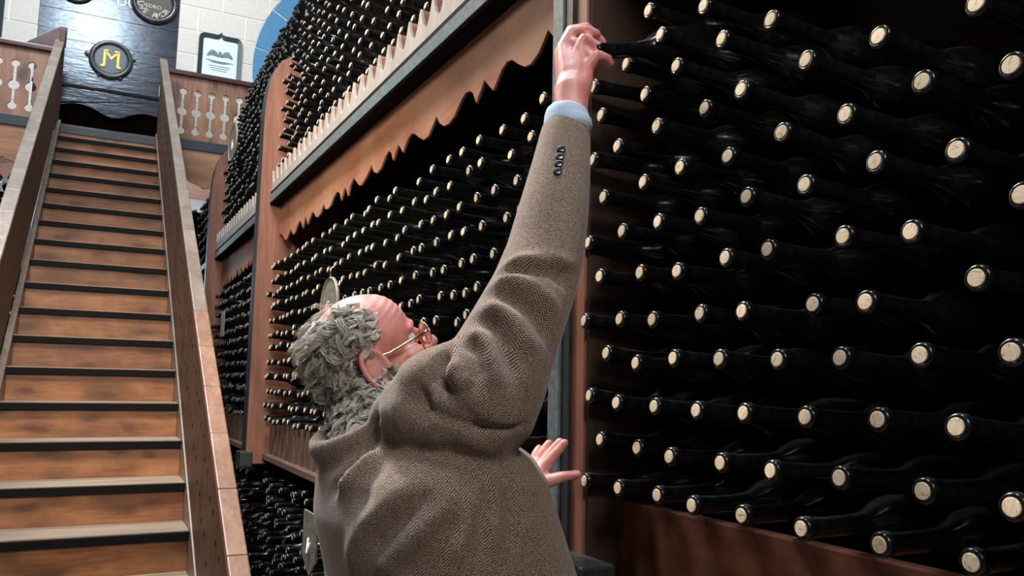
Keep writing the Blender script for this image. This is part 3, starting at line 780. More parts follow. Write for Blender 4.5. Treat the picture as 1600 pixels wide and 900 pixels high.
# racks under the gallery, their bottles facing the aisle end-on
under = thing('rear_rack', 'dim bottle rack under the gallery right of the stairs', 'rack', (1.6, 9.5, FLOOR))
under2 = thing('rear_rack', 'dim bottle rack under the gallery left of the stairs', 'rack', (-1.5, 9.5, FLOOR))
for u, xa, xb in ((under, .72, 2.38), (under2, -2.5, -.62)):
    iv = Matrix.Translation((-u.location[0], -9.5, -FLOOR))
    for nm, mb in (('dark_backing', MB().box(xa, xb, 9.62, 9.64, FLOOR, 1.84)), ('side_board', MB().box(xa-.03, xa, 9.30, 9.64, FLOOR, 1.86)), ('side_board', MB().box(xb, xb+.03, 9.30, 9.64, FLOOR, 1.86))):
        o = mb.build(nm, MAT['void'] if nm == 'dark_backing' else MAT['rack'], u); o.matrix_parent_inverse = iv
    j = 0; z = FLOOR+.06
    while z < (1.86 if xa > 0 else 1.97):
        x = xa+.05+(.054 if j % 2 else 0)
        while x < xb-.03:
            rest.append((x+RND.gauss(0, .006), 9.30+RND.gauss(0, .02), z+RND.gauss(0, .006), RND.gauss(0, .03), 1, RND.gauss(0, .02))); x += .108
        z += .085; j += 1
tag(mass(rest, 'stacked_wine_bottles'), 'hundreds more black bottles stacked in the upper, lower and farther bays', 'bottles', None, 'stuff')

# ------------------------------------------------------------------ tags hung on the rack
def oval_tag(y, z, x, ry, rz, label, rotz=0, hook=True):
    t = thing('oval_tag', label, 'tag', (x, y, z)); t.rotation_euler = (0, 0, rotz)
    P = [(ry*math.sin(a), rz*math.cos(a)) for a in [2*math.pi*k/28 for k in range(28)]]
    MB().prism(P, 0, -.003, .003).build('plate', MAT['tag'], t, bevel=.001)
    m = MB(); n = 28
    m.tube([(-.004, p[0]*.96, p[1]*.96) for p in P+P[:2]], .003, 6)
    m.build('rim', MAT['tag_rim'], t, smooth=True)
    mk = MB(); mk.tube([(-.0045, .018, .012), (-.0045, .006, -.045)], .0045, 6); mk.tube([(-.0045, -.006, .004), (-.0045, -.014, -.040)], .0045, 6); mk.tube([(-.0045, .004, .018), (-.0045, .012, .014)], .004, 6)
    mk.build('painted_number', MAT['chalk'], t)
    if hook: MB().tube([(-.002, 0, rz-.004), (-.002, 0, rz+.03), (.02, 0, rz+.045)], .0035, 8).build('hook', MAT['wire'], t, smooth=True)
    return t
oval_tag(3.05, .280, .80, .125, .112, 'oval dark tag with white number hanging above the bald head', 0)
oval_tag(5.55, 1.55, .765, .175, .12, 'plain grey-green oval tag on the far upper stack of bottles', 0)
t = thing('card_tag', 'small grey card hanging in the far lower bay beside the stair rail', 'tag', (.80, 5.78, .37))
MB().box(-.002, .002, -.075, .075, -.085, .085).build('card', MAT['tag'], t); MB().tube([(-.002, 0, .083), (.03, 0, .11)], .003, 6).build('string', MAT['wire'], t)
t = thing('slate_tag', 'dark slate tag with chipped corner and clip behind the jacket', 'tag', (.78, 3.08, -.60))
MB().prism([(-.09, .12), (.115, .12), (.118, -.045), (.0, -.105), (-.075, -.045)], 0, -.004, .004).build('slate', MAT['tag'], t, bevel=.001)
MB().tube([(-.006, .02, .03), (-.010, .022, -.02), (-.010, .006, -.026), (-.007, .0, .015)], .004, 8).build('clip', MAT['chalk'], t, smooth=True)
# ------------------------------------------------------------------ the man reaching up to the rack
def solid(mb, voxel, smooth, name, factor=.5):
    # overlapping closed shapes fused into one continuous skin
    me = mb.mesh(name+'_raw', []) if False else None
    raw = bpy.data.meshes.new(name+'_raw'); raw.from_pydata(mb.v, [], mb.f)
    bm = bmesh.new(); bm.from_mesh(raw); bmesh.ops.recalc_face_normals(bm, faces=bm.faces); bm.to_mesh(raw); bm.free()
    o = bpy.data.objects.new(name+'_raw', raw); COL.objects.link(o)
    r = o.modifiers.new('r', 'REMESH'); r.mode = 'VOXEL'; r.voxel_size = voxel
    s = o.modifiers.new('s', 'SMOOTH'); s.iterations = smooth; s.factor = factor
    dg = bpy.context.evaluated_depsgraph_get(); dg.update()
    me = bpy.data.meshes.new_from_object(o.evaluated_get(dg))
    bpy.data.objects.remove(o); bpy.data.meshes.remove(raw); me.name = name
    me.polygons.foreach_set('use_smooth', [True]*len(me.polygons))
    return me
def coords(me):
    a = np.empty(len(me.vertices)*3); me.vertices.foreach_get('co', a); return a.reshape(-1, 3)
def normals(me):
    a = np.empty(len(me.vertices)*3); me.vertices.foreach_get('normal', a); return a.reshape(-1, 3)
def seg_dist(P, line):
    # distance from points P to a polyline, and the running length at the nearest point
    best = np.full(len(P), 9.); tt = np.zeros(len(P)); run = 0
    for a, b in zip(line[:-1], line[1:]):
        a = np.array(a); b = np.array(b); d = b-a; L = np.linalg.norm(d)
        t = np.clip(((P-a) @ d)/(L*L), 0, 1)
        q = np.linalg.norm(P-(a+t[:, None]*d), axis=1)
        m = q < best; best[m] = q[m]; tt[m] = run+t[m]*L; run += L
    return best, tt, run
def folds(me, lst):
    # ridges (a > 0) and creases (a < 0) pressed into the cloth along lines snapped to its surface
    P = coords(me); N = normals(me)
    bm = bmesh.new(); bm.from_mesh(me); tree = BVHTree.FromBMesh(bm); bm.free()
    off = np.zeros(len(P)); g = 1.0
    for a, w, line in lst:
        L = []
        for p in line:
            q = tree.find_nearest(Vector(p))[0]; L.append(tuple(q))
        d, t, run = seg_dist(P, L)
        fade = np.clip(np.minimum(t, run-t)/(.25*run)+.25, 0, 1)
        off += g*a*np.exp(-(d/w)**2)*fade
    P = P+N*off[:, None]
    me.vertices.foreach_set('co', P.ravel()); me.update()
# head frame: f forward, s to his right, u up
pitch = math.radians(30.6); hd = Vector((1, .02, 0)).normalized(); K = .88
hf = Vector((hd.x*math.cos(pitch), hd.y*math.cos(pitch), math.sin(pitch))); hs = Vector((hd.y, -hd.x, 0)).normalized(); hu = hs.cross(hf)
EAR = Vector((0.4033, 1.2282, 0.0175))
HO = EAR - hs*.073*K + hf*.014
HM = Matrix(((hf.x*K, hs.x*K, hu.x*K, HO.x), (hf.y*K, hs.y*K, hu.y*K, HO.y), (hf.z*K, hs.z*K, hu.z*K, HO.z), (0, 0, 0, 1)))
HR = HM.to_3x3()
h = lambda f, s, u: HM @ Vector((f, s, u))

body = MB()
hb = lambda c, r, **k: body.ball(h(*c), r, HR, **k)
hl = lambda pts, rads, seg=12: body.limb(pts, [r*K for r in rads], seg)
hb((.003, 0, .052), (.096, .076, .084), seg=28, rings=18)          # skull
hb((.030, 0, .062), (.066, .066, .066), seg=24, rings=14)           # forehead
hb((.036, 0, -.020), (.060, .060, .078), seg=24, rings=14)          # face
hb((.045, 0, -.068), (.046, .044, .040))                            # jaw
hb((.072, 0, -.092), (.024, .024, .020))                            # chin
for sg in (-1, 1):
    hb((.060, .040*sg, -.012), (.030, .024, .026))                  # cheek
    hb((.020, .054*sg, -.055), (.040, .014, .030))                  # jaw angle
    hl([h(.080, .046*sg, .036), h(.092, .026*sg, .042), h(.093, .008*sg, .036)], [.008, .0095, .008])   # brow
    # ear: rim, inner fold, bowl and lobe
    er = []
    for k in range(15):
        a = math.radians(-70+k*18.5)
        er.append(h(-.021-.0235*math.cos(a)-.005*math.sin(a), (.0865+.006*math.cos(a))*sg, .006+.039*math.sin(a)))
    hl(er, [.0056]*15, 10)
    hl([h(-.030, .078*sg, .024), h(-.031, .079*sg, .007), h(-.025, .078*sg, -.008)], [.0036, .0042, .004], 8)
    body.ball(h(-.023, .0740*sg, .006), (.021, .0085, .034), HR)
    body.ball(h(-.017, .078*sg, -.026), (.0095, .0062, .0105), HR)
    body.ball(h(-.012, .0765*sg, .0), (.0045, .005, .008), HR)
    hl([h(.113, .009*sg, -.018), h(.100, .014*sg, -.018)], [.0075, .008])        # nostril wing
hl([h(.088, 0, .040), h(.100, 0, .022), h(.116, 0, .0), h(.126, 0, -.013)], [.0095, .0095, .0115, .0130])  # nose
hl([h(.078, -.022, -.050), h(.091, 0, -.047), h(.078, .022, -.050)], [.006, .0085, .006])                 # lips
hl([h(.076, -.019, -.060), h(.088, 0, -.059), h(.076, .019, -.060)], [.006, .009, .006])
body.limb([Vector((.41, 1.20, -.22)), Vector((.395, 1.20, -.12)), h(-.020, 0, -.045), h(-.012, 0, .0)], [.072, .060, .054, .050], 20)   # neck
def rings(mb, rs, k=1, seg=36):
    vs = []; fs = []
    for z, cx, cy, rx, ry in rs:
        for i in range(seg):
            t = 2*math.pi*i/seg; c, s = math.cos(t), math.sin(t)
            e = .86
            vs.append((cx+k*rx*math.copysign(abs(c)**e, c), cy+k*ry*math.copysign(abs(s)**e, s), z))
    n = len(rs)
    for j in range(n-1):
        for i in range(seg): fs.append((j*seg+i, j*seg+(i+1) % seg, (j+1)*seg+(i+1) % seg, (j+1)*seg+i))
    fs.append(tuple(range(seg-1, -1, -1))); fs.append(tuple((n-1)*seg+i for i in range(seg)))
    mb.add(vs, fs)
TORSO = [(-.84, .520, 1.165, .178, .240), (-.60, .516, 1.165, .172, .232), (-.40, .512, 1.165, .174, .226), (-.28, .502, 1.165, .172, .222), (-.19, .474, 1.165, .166, .218),
         (-.13, .466, 1.170, .154, .212), (-.10, .468, 1.178, .136, .194), (-.07, .462, 1.19, .104, .140), (-.05, .452, 1.20, .075, .085)]
rings(body, [(-.90, .49, 1.165, .15, .19)] + [t for t in TORSO[:7]], .80)
SH = [(0.4799, 1.0258, -0.0337), (0.4998, 1.0211, 0.0100), (0.5356, 1.0339, 0.0737), (0.5714, 1.0468, 0.1366), (0.6005, 1.0639, 0.1934), (0.6248, 1.0812, 0.2676), (0.6473, 1.0996, 0.3406), (0.6651, 1.1153, 0.4094)]
SR = [.080, .076, .068, .0625, .060, .055, .048, .0405]
WR = (0.6801, 1.1225, 0.4419)
body.limb(SH + [WR], [.05, .05, .046, .042, .042, .040, .034, .030, .027], 16)
# raised right hand closing on the bottle mouth
def fingers(chains):
    for pts, rad in chains: body.limb(pts, rad, 10)
body.limb([WR, (0.6871, 1.1351, 0.4907)], [.027, .030], 14)
fingers([
 ([WR, (0.7041, 1.1246, 0.5038), (0.7129, 1.1289, 0.5314), (0.7276, 1.1206, 0.5539), (0.7441, 1.1202, 0.5527), (0.7568, 1.1236, 0.5463)], [.022, .0165, .0125, .0100, .0086, .0076]),
 ([WR, (0.6971, 1.1336, 0.5143), (0.7034, 1.1447, 0.5598), (0.7132, 1.1405, 0.5875), (0.7381, 1.1349, 0.5760), (0.7604, 1.1368, 0.5608)], [.024, .019, .0135, .0108, .0095, .0082]),
 ([WR, (0.6878, 1.1453, 0.5220), (0.6902, 1.1673, 0.5766), (0.7040, 1.1632, 0.6056), (0.7274, 1.1572, 0.6119), (0.7487, 1.1556, 0.6091)], [.024, .020, .0135, .0112, .0100, .0085]),
 ([WR, (0.6905, 1.1602, 0.5275), (0.6957, 1.1851, 0.5750), (0.7137, 1.1815, 0.6183), (0.7402, 1.1756, 0.6278), (0.7692, 1.1685, 0.6032)], [.022, .018, .0130, .0108, .0096, .0085]),
 ([(0.6974, 1.1689, 0.5879), (0.7094, 1.1464, 0.5752), (0.7191, 1.1310, 0.5513)], [.0125, .0125, .0115]),
 ([(0.7267, 1.1623, 0.6102), (0.7295, 1.1459, 0.5862), (0.7392, 1.1324, 0.5651)], [.0095, .0095, .0090]),
 ([(0.7055, 1.1416, 0.5411), (0.7239, 1.1364, 0.5430), (0.7403, 1.1339, 0.5499)], [.014, .011, .008]),
 ([(0.6858, 1.1386, 0.4695), (0.7176, 1.1646, 0.5172), (0.7462, 1.1650, 0.5482), (0.7671, 1.1588, 0.5653)], [.020, .016, .0125, .0098]),
])
# left arm, its hand spread against the upright beyond the chest
LS = [(.435, 1.345, -.12), (.50, 1.42, -.24), (.585, 1.452, -.345), (.66, 1.425, -.29), (.715, 1.385, -.215)]
LW = (.735, 1.368, -.185)
body.limb(LS + [LW], [.05, .047, .043, .038, .032, .027], 14)
LP = (0.7573, 1.3721, -0.1767)
body.limb([LW, LP], [.026, .030], 12)
fingers([
 ([LP, (0.7740, 1.3662, -0.1543), (0.7919, 1.3595, -0.1306), (0.8108, 1.3498, -0.1054)], [.020, .0125, .0105, .0085]),
 ([LP, (0.7839, 1.3888, -0.1497), (0.8025, 1.3876, -0.1272), (0.8198, 1.3815, -0.1053)], [.020, .0120, .0105, .0082]),
 ([LP, (0.7894, 1.4138, -0.1461), (0.8038, 1.4148, -0.1245), (0.8141, 1.4133, -0.1099)], [.018, .0115, .0100, .0080]),
 ([LP, (0.7927, 1.4350, -0.1480), (0.8008, 1.4399, -0.1314), (0.8071, 1.4411, -0.1217)], [.016, .0105, .0092, .0075]),
 ([LP, (0.7755, 1.3512, -0.1750), (0.7991, 1.3379, -0.1662), (0.8240, 1.3244, -0.1610)], [.021, .0135, .0110, .0085]),
])
for sg, y in ((-1, 1.06), (1, 1.27)):
    body.limb([(.49, y, -.84), (.495, y, -1.16), (.475, y+.01*sg, -1.48), (.475, y+.01*sg, -1.53)], [.078, .052, .040, .036], 14)
    body.limb([(.455, y+.01*sg, -1.545), (.58, y+.03*sg, -1.552)], [.034, .028], 12)
bme = solid(body, .0032, 5, 'person')
# brow furrows across the forehead, set back into the skin
P = coords(bme); N = normals(bme)
inv = np.array(HM.inverted()); Q = P @ inv[:3, :3].T + inv[:3, 3]
m = np.clip((Q[:, 0]-.025)/.03, 0, 1)*np.clip((Q[:, 2]-.052)/.02, 0, 1)*np.clip((.128-Q[:, 2])/.02, 0, 1)
ph = Q[:, 2] + .10*Q[:, 1]**2/.08 - .2*Q[:, 0]
P = P + N*(m*.0005*np.sin(ph*2*math.pi/.0125))[:, None]
bme.vertices.foreach_set('co', P.ravel()); bme.update()
bme.materials.append(MAT['skin'])
man = bpy.data.objects.new('person', bme); COL.objects.link(man)
tag(man, 'grey-haired balding man in brown herringbone jacket reaching up to draw a bottle', 'person')

# jacket
jk = MB()
rings(jk, TORSO)
jk.limb(SH, SR, 18)
jk.limb([(0.4222, 1.0517, -0.0056), (0.4478, 1.0263, 0.0020), (0.4784, 1.0164, 0.0009)], [.055, .060, .066], 16)      # cloth pushed up over the shoulder
jk.limb([(0.3935, 1.1058, -0.0457), (0.4027, 1.0606, -0.0395), (0.4355, 1.0271, -0.0424)], [.042, .050, .055], 14)
jk.limb([(0.3991, 1.0772, -0.0228), (0.4218, 1.0413, -0.0106)], [.040, .045], 14)
jk.limb([(0.4056, 1.0610, -0.0111), (0.4157, 1.0366, 0.0056), (0.4323, 1.0152, 0.0170)], [.038, .041, .036], 14)
jk.limb([(.42, 1.30, -.12), (.43, 1.345, -.13)] + LS[1:], [.075, .080, .068, .062, .055, .046], 16)
jk.limb([(.43, 1.08, -.11), (.42, 1.28, -.12)], [.070, .070], 16)
# collar: a turned-down band round the back of the neck
cc = []
for k in range(13):
    a = math.radians(75+k*17.5)
    cc.append(Vector((.395+.083*math.cos(a), 1.20+.088*math.sin(a), -.060+.047*math.cos(a))))
jk.tube(cc, [(.028, .013)]*13, 10, up=(0, 0, 1))
jme = solid(jk, .0055, 16, 'jacket')
folds(jme, [
 (.012, .013, [(0.5013, 1.0327, 0.1730), (0.5284, 1.0069, 0.1776), (0.5769, 1.0052, 0.1725), (0.6202, 1.0185, 0.1609)]),
 (-.013, .011, [(0.4963, 1.0258, 0.1591), (0.5239, 1.0113, 0.1615), (0.5572, 1.0064, 0.1546), (0.5923, 1.0127, 0.1423)]),
 (.012, .013, [(0.4893, 1.0311, 0.1465), (0.5124, 1.0077, 0.1476), (0.5413, 0.9952, 0.1298), (0.5642, 0.9989, 0.0985)]),
 (-.015, .012, [(0.4833, 1.0137, 0.1301), (0.5004, 0.9831, 0.1232), (0.5301, 0.9827, 0.0972), (0.5495, 0.9894, 0.0565)]),
 (.013, .014, [(0.4672, 1.0131, 0.1113), (0.4816, 0.9833, 0.1099), (0.5067, 0.9746, 0.0781), (0.5197, 0.9737, 0.0343)]),
 (-.016, .012, [(0.4566, 1.0097, 0.0931), (0.4714, 0.9805, 0.0852), (0.4851, 0.9666, 0.0514), (0.4930, 0.9688, 0.0041)]),
 (.012, .013, [(0.4484, 1.0049, 0.0751), (0.4611, 0.9773, 0.0634), (0.4644, 0.9574, 0.0297), (0.4694, 0.9600, -0.0086)]),
 (-.011, .010, [(0.4455, 0.9974, 0.0576), (0.4534, 0.9733, 0.0379), (0.4584, 0.9643, 0.0010)]),
 (-0.0117, .012, [(0.5643, 1.0236, 0.1681), (0.5871, 1.0133, 0.1577), (0.6217, 1.0174, 0.1628)]),
 (-.018, .010, [(0.4228, 0.9993, 0.0459), (0.4046, 0.9886, 0.0260), (0.4061, 0.9905, 0.0063), (0.4197, 0.9750, -0.0144)]),
 (.010, .016, [(0.4232, 0.9782, 0.0329), (0.4156, 0.9735, 0.0123), (0.4315, 0.9680, -0.0077)]),
 (-.008, .0055, [(0.3694, 0.9990, -0.0009), (0.3821, 0.9845, -0.0263), (0.4121, 0.9715, -0.0441), (0.4453, 0.9561, -0.0570), (0.4860, 0.9469, -0.0599), (0.5222, 0.9609, -0.0495)]),
 (-.007, .014, [(0.3686, 1.0007, -0.0107), (0.3739, 0.9896, -0.0329), (0.3899, 0.9843, -0.0550)]),
 (-.006, .010, [(0.4227, 0.9644, -0.0318), (0.4333, 0.9497, -0.0471), (0.4598, 0.9391, -0.0703)]),
 (-.016, .012, [(0.3539, 1.0907, -0.0348), (0.3269, 1.0844, -0.0533), (0.3114, 1.0975, -0.0919), (0.2987, 1.1085, -0.1261), (0.2904, 1.1389, -0.1521)]),
 (.013, .011, [(0.3401, 1.0767, -0.0462), (0.3181, 1.0706, -0.0858), (0.3049, 1.0818, -0.1194), (0.2942, 1.1137, -0.1475)]),
 (.013, .016, [(0.4113, 0.9624, -0.1431), (0.3824, 0.9823, -0.1815), (0.3573, 1.0365, -0.2364)]),
 (-.011, .018, [(0.4030, 0.9643, -0.1259), (0.3639, 0.9903, -0.1701), (0.3411, 1.0416, -0.2124)]),
 (-.009, .018, [(0.4167, 0.9384, -0.1539), (0.4011, 0.9748, -0.1969), (0.3834, 1.0129, -0.2455)]),
 (.009, .016, [(0.3673, 0.9818, -0.1189), (0.3315, 1.0423, -0.1802), (0.3228, 1.0892, -0.2441)]),
 (.008, .014, [(0.4423, 0.9190, -0.1070), (0.4374, 0.9277, -0.1534), (0.4175, 0.9472, -0.2234)]),
 (-.008, .014, [(0.4542, 0.9119, -0.0990), (0.4491, 0.9217, -0.1532), (0.4334, 0.9390, -0.2230)]),
 (.006, .012, [(0.4918, 0.9226, -0.0696), (0.4750, 0.9052, -0.1294), (0.4668, 0.9197, -0.2068)]),
 (-.006, .012, [(0.5093, 0.9364, -0.0708), (0.5013, 0.9261, -0.1330), (0.4951, 0.9283, -0.2105)]),
 (-.010, .020, [(0.3438, 1.0551, -0.0685), (0.3526, 1.0572, -0.1183), (0.3472, 1.0666, -0.1685)]),
])
# cloth coordinates for the weave: round the sleeve on the arm, round the chest on the body
P = coords(jme)
d, t, run = seg_dist(P, SH[1:]); A = np.array(SH)
rad = np.interp(t, np.linspace(0, run, len(SR)-1), SR[1:])
ax = (A[-1]-A[1])/np.linalg.norm(A[-1]-A[1]); e1 = np.cross(ax, (0, 1, 0)); e1 /= np.linalg.norm(e1); e2 = np.cross(ax, e1)
mid = np.array([np.interp(t, np.concatenate([[0], np.cumsum(np.linalg.norm(np.diff(A[1:], axis=0), axis=1))]), A[1:, i]) for i in range(3)]).T
ang = np.arctan2((P-mid) @ e2, (P-mid) @ e1)
arm_uv = np.stack([ang*.056, t], 1)
tor_ang = np.arctan2(P[:, 1]-1.165, P[:, 0]-.46)
tor_ang = np.where(tor_ang > 2.2, tor_ang-2*math.pi, tor_ang)
tor_uv = np.stack([tor_ang*.20+.15*(P[:, 2]+.1), P[:, 2]+.12*np.sin(tor_ang)*.2], 1)
on_arm = (d < rad*1.30) & (t > .02)
uvl = jme.uv_layers.new(name='cloth')
li = np.empty(len(jme.loops), dtype=np.int32); jme.loops.foreach_get('vertex_index', li)
tot = np.empty(len(jme.polygons), dtype=np.int32); jme.polygons.foreach_get('loop_total', tot)
pi = np.repeat(np.arange(len(tot)), tot)
cnt = np.bincount(pi, on_arm[li].astype(float), len(tot))
f_arm = (cnt*2 > tot)[pi]
uv = np.where(f_arm[:, None], arm_uv[li], tor_uv[li])
uvl.data.foreach_set('uv', uv.astype(np.float32).ravel())
jme.materials.append(MAT['tweed'])
jacket = bpy.data.objects.new('jacket', jme); COL.objects.link(jacket); jacket.parent = man
bm = bmesh.new(); bm.from_mesh(jme); jtree = BVHTree.FromBMesh(bm); bm.free()
for p in ((0.6289, 1.0671, 0.3580), (0.6256, 1.0651, 0.3429), (0.6223, 1.0630, 0.3288), (0.6191, 1.0610, 0.3139)):
    q, n, _, _ = jtree.find_nearest(Vector(p))
    M = Matrix.Translation(q) @ n.to_track_quat('Z', 'Y').to_matrix().to_4x4()
    MB().lathe([(-.001, .0062), (.002, .0068), (.0036, .0060), (.0030, .0044), (.0030, .0001)], 16, M, 0, True, False).build('sleeve_button', MAT['button'], jacket, smooth=True)
# shirt cuff
cf = MB()
cf.tube([(0.6659, 1.1124, 0.4023), (0.6668, 1.1163, 0.4206), (0.6688, 1.1180, 0.4343), (0.6712, 1.1200, 0.4439)], [.0360, .0375, .0368, .0350], 28)
cf.tube([(0.6701, 1.1135, 0.4118), (0.6703, 1.1161, 0.4254)], [.0388, .0385], 28)
cme = solid(cf, .003, 5, 'shirt_cuff'); cme.materials.append(MAT['shirt'])
folds(cme, [(-.003, .004, [(0.6316, 1.1031, 0.4174), (0.6427, 1.0860, 0.4186), (0.6709, 1.0836, 0.4122)]), (.003, .004, [(0.6286, 1.1057, 0.4092), (0.6432, 1.0867, 0.4106), (0.6670, 1.0867, 0.4040)])])
cuff = bpy.data.objects.new('shirt_cuff', cme); COL.objects.link(cuff); cuff.parent = man
# trousers and shoes, below the picture
tr = MB(); rings(tr, [(-.98, .485, 1.165, .13, .20), (-.86, .485, 1.165, .155, .21), (-.70, .48, 1.165, .15, .205)])
for sg, y in ((-1, 1.06), (1, 1.27)):
    tr.limb([(.485, y, -.86), (.49, y, -1.16), (.472, y+.01*sg, -1.45)], [.098, .076, .064], 16)
tme = solid(tr, .010, 6, 'trousers'); tme.materials.append(MAT['trousers'])
o = bpy.data.objects.new('trousers', tme); COL.objects.link(o); o.parent = man
for sg, y in ((-1, 1.06), (1, 1.27)):
    s = MB(); s.limb([(.425, y+.01*sg, -1.535), (.50, y+.018*sg, -1.535), (.60, y+.03*sg, -1.548)], [.046, .048, .040], 14)
    s.limb([(.455, y+.012*sg, -1.50), (.47, y+.012*sg, -1.47)], [.048, .046], 14)
    sme = solid(s, .006, 5, 'shoe')
    P = coords(sme); P[:, 2] = np.maximum(P[:, 2], FLOOR+.001); sme.vertices.foreach_set('co', P.ravel())
    sme.materials.append(MAT['leather'])
    o = bpy.data.objects.new('shoe', sme); COL.objects.link(o); o.parent = man
# eyes
for sg in (-1, 1):
    e = MB(); e.ball(h(.0745, .031*sg, .018), .0125, seg=16, rings=10)
    eo = e.build('eye', MAT['eye'], man, smooth=True)
    MB().ball(h(.0845, .031*sg, .019), (.0034, .0055, .0055), HR).build('iris', MAT['iris'], eo, smooth=True)
# spectacles
gl = bpy.data.objects.new('glasses', None); COL.objects.link(gl); gl.parent = man
for sg in (-1, 1):
    rim = []
    for k in range(26):
        a = 2*math.pi*k/24
        rim.append(h(.108-.010*math.sin(a)*0+.004*math.sin(a), (.034+.025*math.cos(a))*sg, .012+.0205*math.sin(a)))
    g = MB(); g.tube(rim, .0013, 6); ro = g.build('rim', MAT['wire'], gl, smooth=True)
    L = MB(); vs = [h(.1075, .034*sg, .012)] + rim[:24]
    L.add(vs, [(0, i+1, (i+1) % 24+1) for i in range(24)])
    L.build('lens', MAT['lens'], gl)
    g = MB(); g.tube([h(.107, .059*sg, .018), h(.102, .070*sg, .020), h(.090, .075*sg, .020)], .0018, 8)
    g.tube([h(.092, .0755*sg, .020), h(.05, .0775*sg, .020), h(.015, .079*sg, .020), h(-.016, .0785*sg, .026), h(-.036, .077*sg, .020)], [.0020, .0019, .0017, .0015, .0015], 8)
    g.build('temple', MAT['wire'], gl, smooth=True)
g = MB(); g.tube([h(.109, -.011, .016), h(.113, 0, .020), h(.109, .011, .016)], .0014, 8); g.build('bridge', MAT['wire'], gl, smooth=True)
# hair: a matted base and several hundred curling locks round the sides and back of a bald crown
hr = MB()
rr = random.Random(3)
def in_hair(f, s, u):
    if u < -.055: return f < -.02
    front = .030 if u > .045 else (.012 if u > .02 else -.026)
    if f > front: return False
    if u > .118: return False
    if u > .085: return f < -.005 or abs(s) > .035
    return True
def locks(n, per, L0, L1, rad, curl, thin=False):
    k = 0
    while k < n:
        th = math.acos(rr.uniform(-.85, .98)); ph = rr.uniform(0, 2*math.pi)
        f, s, u = .003+.097*math.sin(th)*math.cos(ph), .077*math.sin(th)*math.sin(ph), .050+.085*math.cos(th)
        if thin:
            if not (u > .085 and f < .010): continue
        elif not in_hair(f, s, u): continue
        if abs(s) > .045 and -.050 < f < .016 and u < .050: continue      # keep clear of the ear
        k += 1
        nrm = (HR @ Vector((f/.0102, s/.006, (u-.05)/.0072))).normalized()
        down = (Vector((0, 0, -1)) + HR @ Vector((-.45, .1*(1 if s > 0 else -1), -.35))).normalized()
        if abs(s) > .040 and f > -.035: down = (down*.35 - hf).normalized()      # swept back over the ear
        tg = (down - nrm*down.dot(nrm)).normalized(); bt = nrm.cross(tg)
        L = rr.uniform(L0, L1); c = rr.uniform(*curl); w = rr.uniform(.9, 2.0)*rr.choice((-1, 1)); p0 = rr.uniform(0, 6.28)
        side = rr.uniform(-.6, .6); lift = rr.uniform(.0, .006 if not thin else .002)
        N_ = 13
        for q_ in range(per):
            oa = rr.uniform(0, 6.28); orr = rr.uniform(.0, .0040); dph = rr.gauss(0, .12); dl = rr.uniform(.82, 1.1); cs = rr.uniform(.8, 1.15)
            ob = bt*(orr*math.cos(oa)) + tg*(orr*math.sin(oa)); on = rr.uniform(0, .003)
            pts = []
            for i in range(N_+1):
                t = i/N_; a = p0+dph+w*2*math.pi*t
                q = h(f, s, u) + ob*(1-.55*t) + nrm*(.0015+on+lift*math.sin(math.pi*min(1, t*1.1))) + tg*(L*dl*t*(1-.2*t)) + bt*(side*L*t*t)
                q = q + (nrm*math.cos(a)*.55+bt*math.sin(a)+tg*math.cos(a)*.6)*(c*cs*min(1, t*2.0))
                lq = HM.inverted() @ q
                e = (((lq.x-.003)/.0975)**2+(lq.y/.0775)**2+((lq.z-.052)/.0855)**2)**.5
                if e < 1: q = q + (HR @ Vector((lq.x, lq.y, lq.z-.05))).normalized()*(1-e)*.08
                pts.append(q)
            r = rad*rr.uniform(.6, 1.3)
            hr.tube(pts, [(r*(1-.8*(i/N_)**2), r*.55*(1-.8*(i/N_)**2)) for i in range(N_+1)], 4)
locks(300, 16, .040, .075, .0009, (.005, .0115))
locks(160, 10, .025, .050, .0007, (.004, .009))
locks(50, 4, .03, .05, .0005, (.001, .003), True)
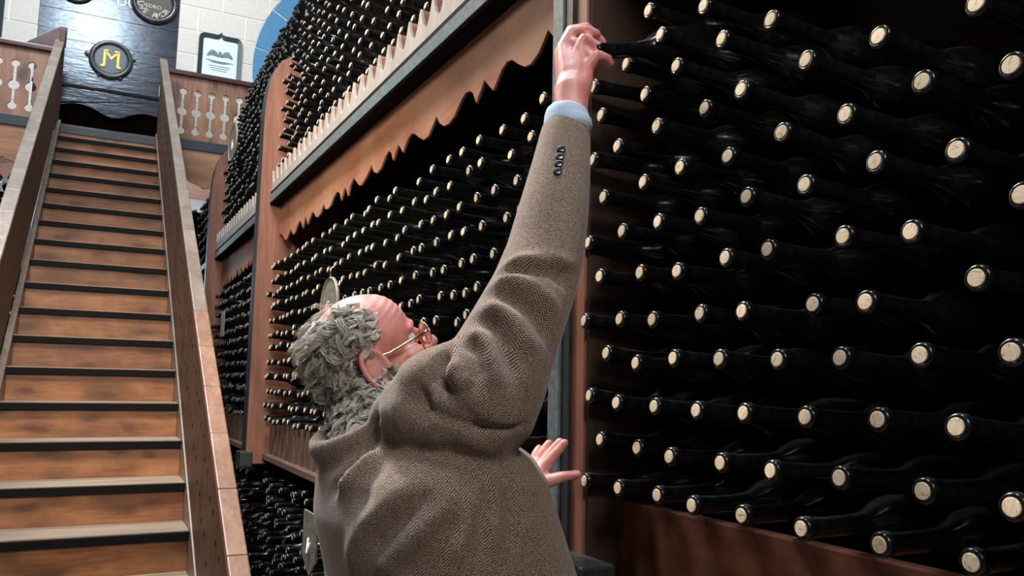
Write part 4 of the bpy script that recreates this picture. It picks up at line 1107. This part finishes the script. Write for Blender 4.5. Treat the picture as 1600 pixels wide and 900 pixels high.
# locks falling over the nape down to the collar
na, nb_ = h(-.020, 0, -.030), Vector((.395, 1.20, -.095))
nax = (nb_-na).normalized(); nE1 = (hs - nax*hs.dot(nax)).normalized(); nE2 = nax.cross(nE1)
if nE2.dot(-hf) < 0: nE2 = -nE2
for _ in range(230):
    t0 = rr.uniform(-.1, .95); an = math.radians(rr.uniform(-30, 205))
    nrm = (nE1*math.cos(an)+nE2*math.sin(an)).normalized(); bt = nrm.cross(nax)
    p0_ = na.lerp(nb_, t0) + nrm*.054
    L = rr.uniform(.035, .06); c = rr.uniform(.004, .009); w = rr.uniform(.7, 1.6)*rr.choice((-1, 1)); a0 = rr.uniform(0, 6.28); side = rr.uniform(-.5, .5)
    for q_ in range(13):
        ob = bt*rr.gauss(0, .003)+nax*rr.gauss(0, .003); dp = rr.gauss(0, .2); pts = []
        for i in range(12):
            t = i/11; a = a0+dp+w*6.283*t
            pts.append(p0_+ob*(1-.5*t)+nax*(L*t*(1-.2*t))+nrm*(.002+.014*t)+bt*(side*L*t*t)+(nrm*(math.cos(a)*.6)+bt*math.sin(a))*(c*min(1, 2*t)))
        r = .0008*rr.uniform(.6, 1.3)
        hr.tube(pts, [(r*(1-.8*(i/11)**2), r*.55*(1-.8*(i/11)**2)) for i in range(12)], 4)
hair = hr.build('hair', MAT['hair'], man, smooth=True)
hbm = MB()
vs = []; fs = []; S1, S2 = 30, 20; keep = {}
for i in range(S2+1):
    th = math.pi*i/S2
    for k in range(S1):
        ph = 2*math.pi*k/S1
        vs.append((.003+.100*math.sin(th)*math.cos(ph), .0795*math.sin(th)*math.sin(ph), .050+.0875*math.cos(th)))
for i in range(S2):
    for k in range(S1):
        q = (i*S1+k, (i+1)*S1+k, (i+1)*S1+(k+1) % S1, i*S1+(k+1) % S1)
        c = [sum(vs[j][a] for j in q)/4 for a in range(3)]
        if in_hair(c[0]+.012, c[1], c[2]+.012) and not (abs(c[1]) > .06 and -.052 < c[0] < .016 and c[2] < .050): fs.append(q)
hbm.add([h(*v) for v in vs], fs)
nk = []
for i in range(6):
    for k in range(13):
        an = math.radians(-15+k*17); nk.append(na.lerp(nb_, -.1+i*.23)+(nE1*math.cos(an)+nE2*math.sin(an))*.0575)
hbm.add(nk, [(i*13+k, i*13+k+1, (i+1)*13+k+1, (i+1)*13+k) for i in range(5) for k in range(12)])
o = hbm.build('hair_base', MAT['scalp_hair'], hair, smooth=True)
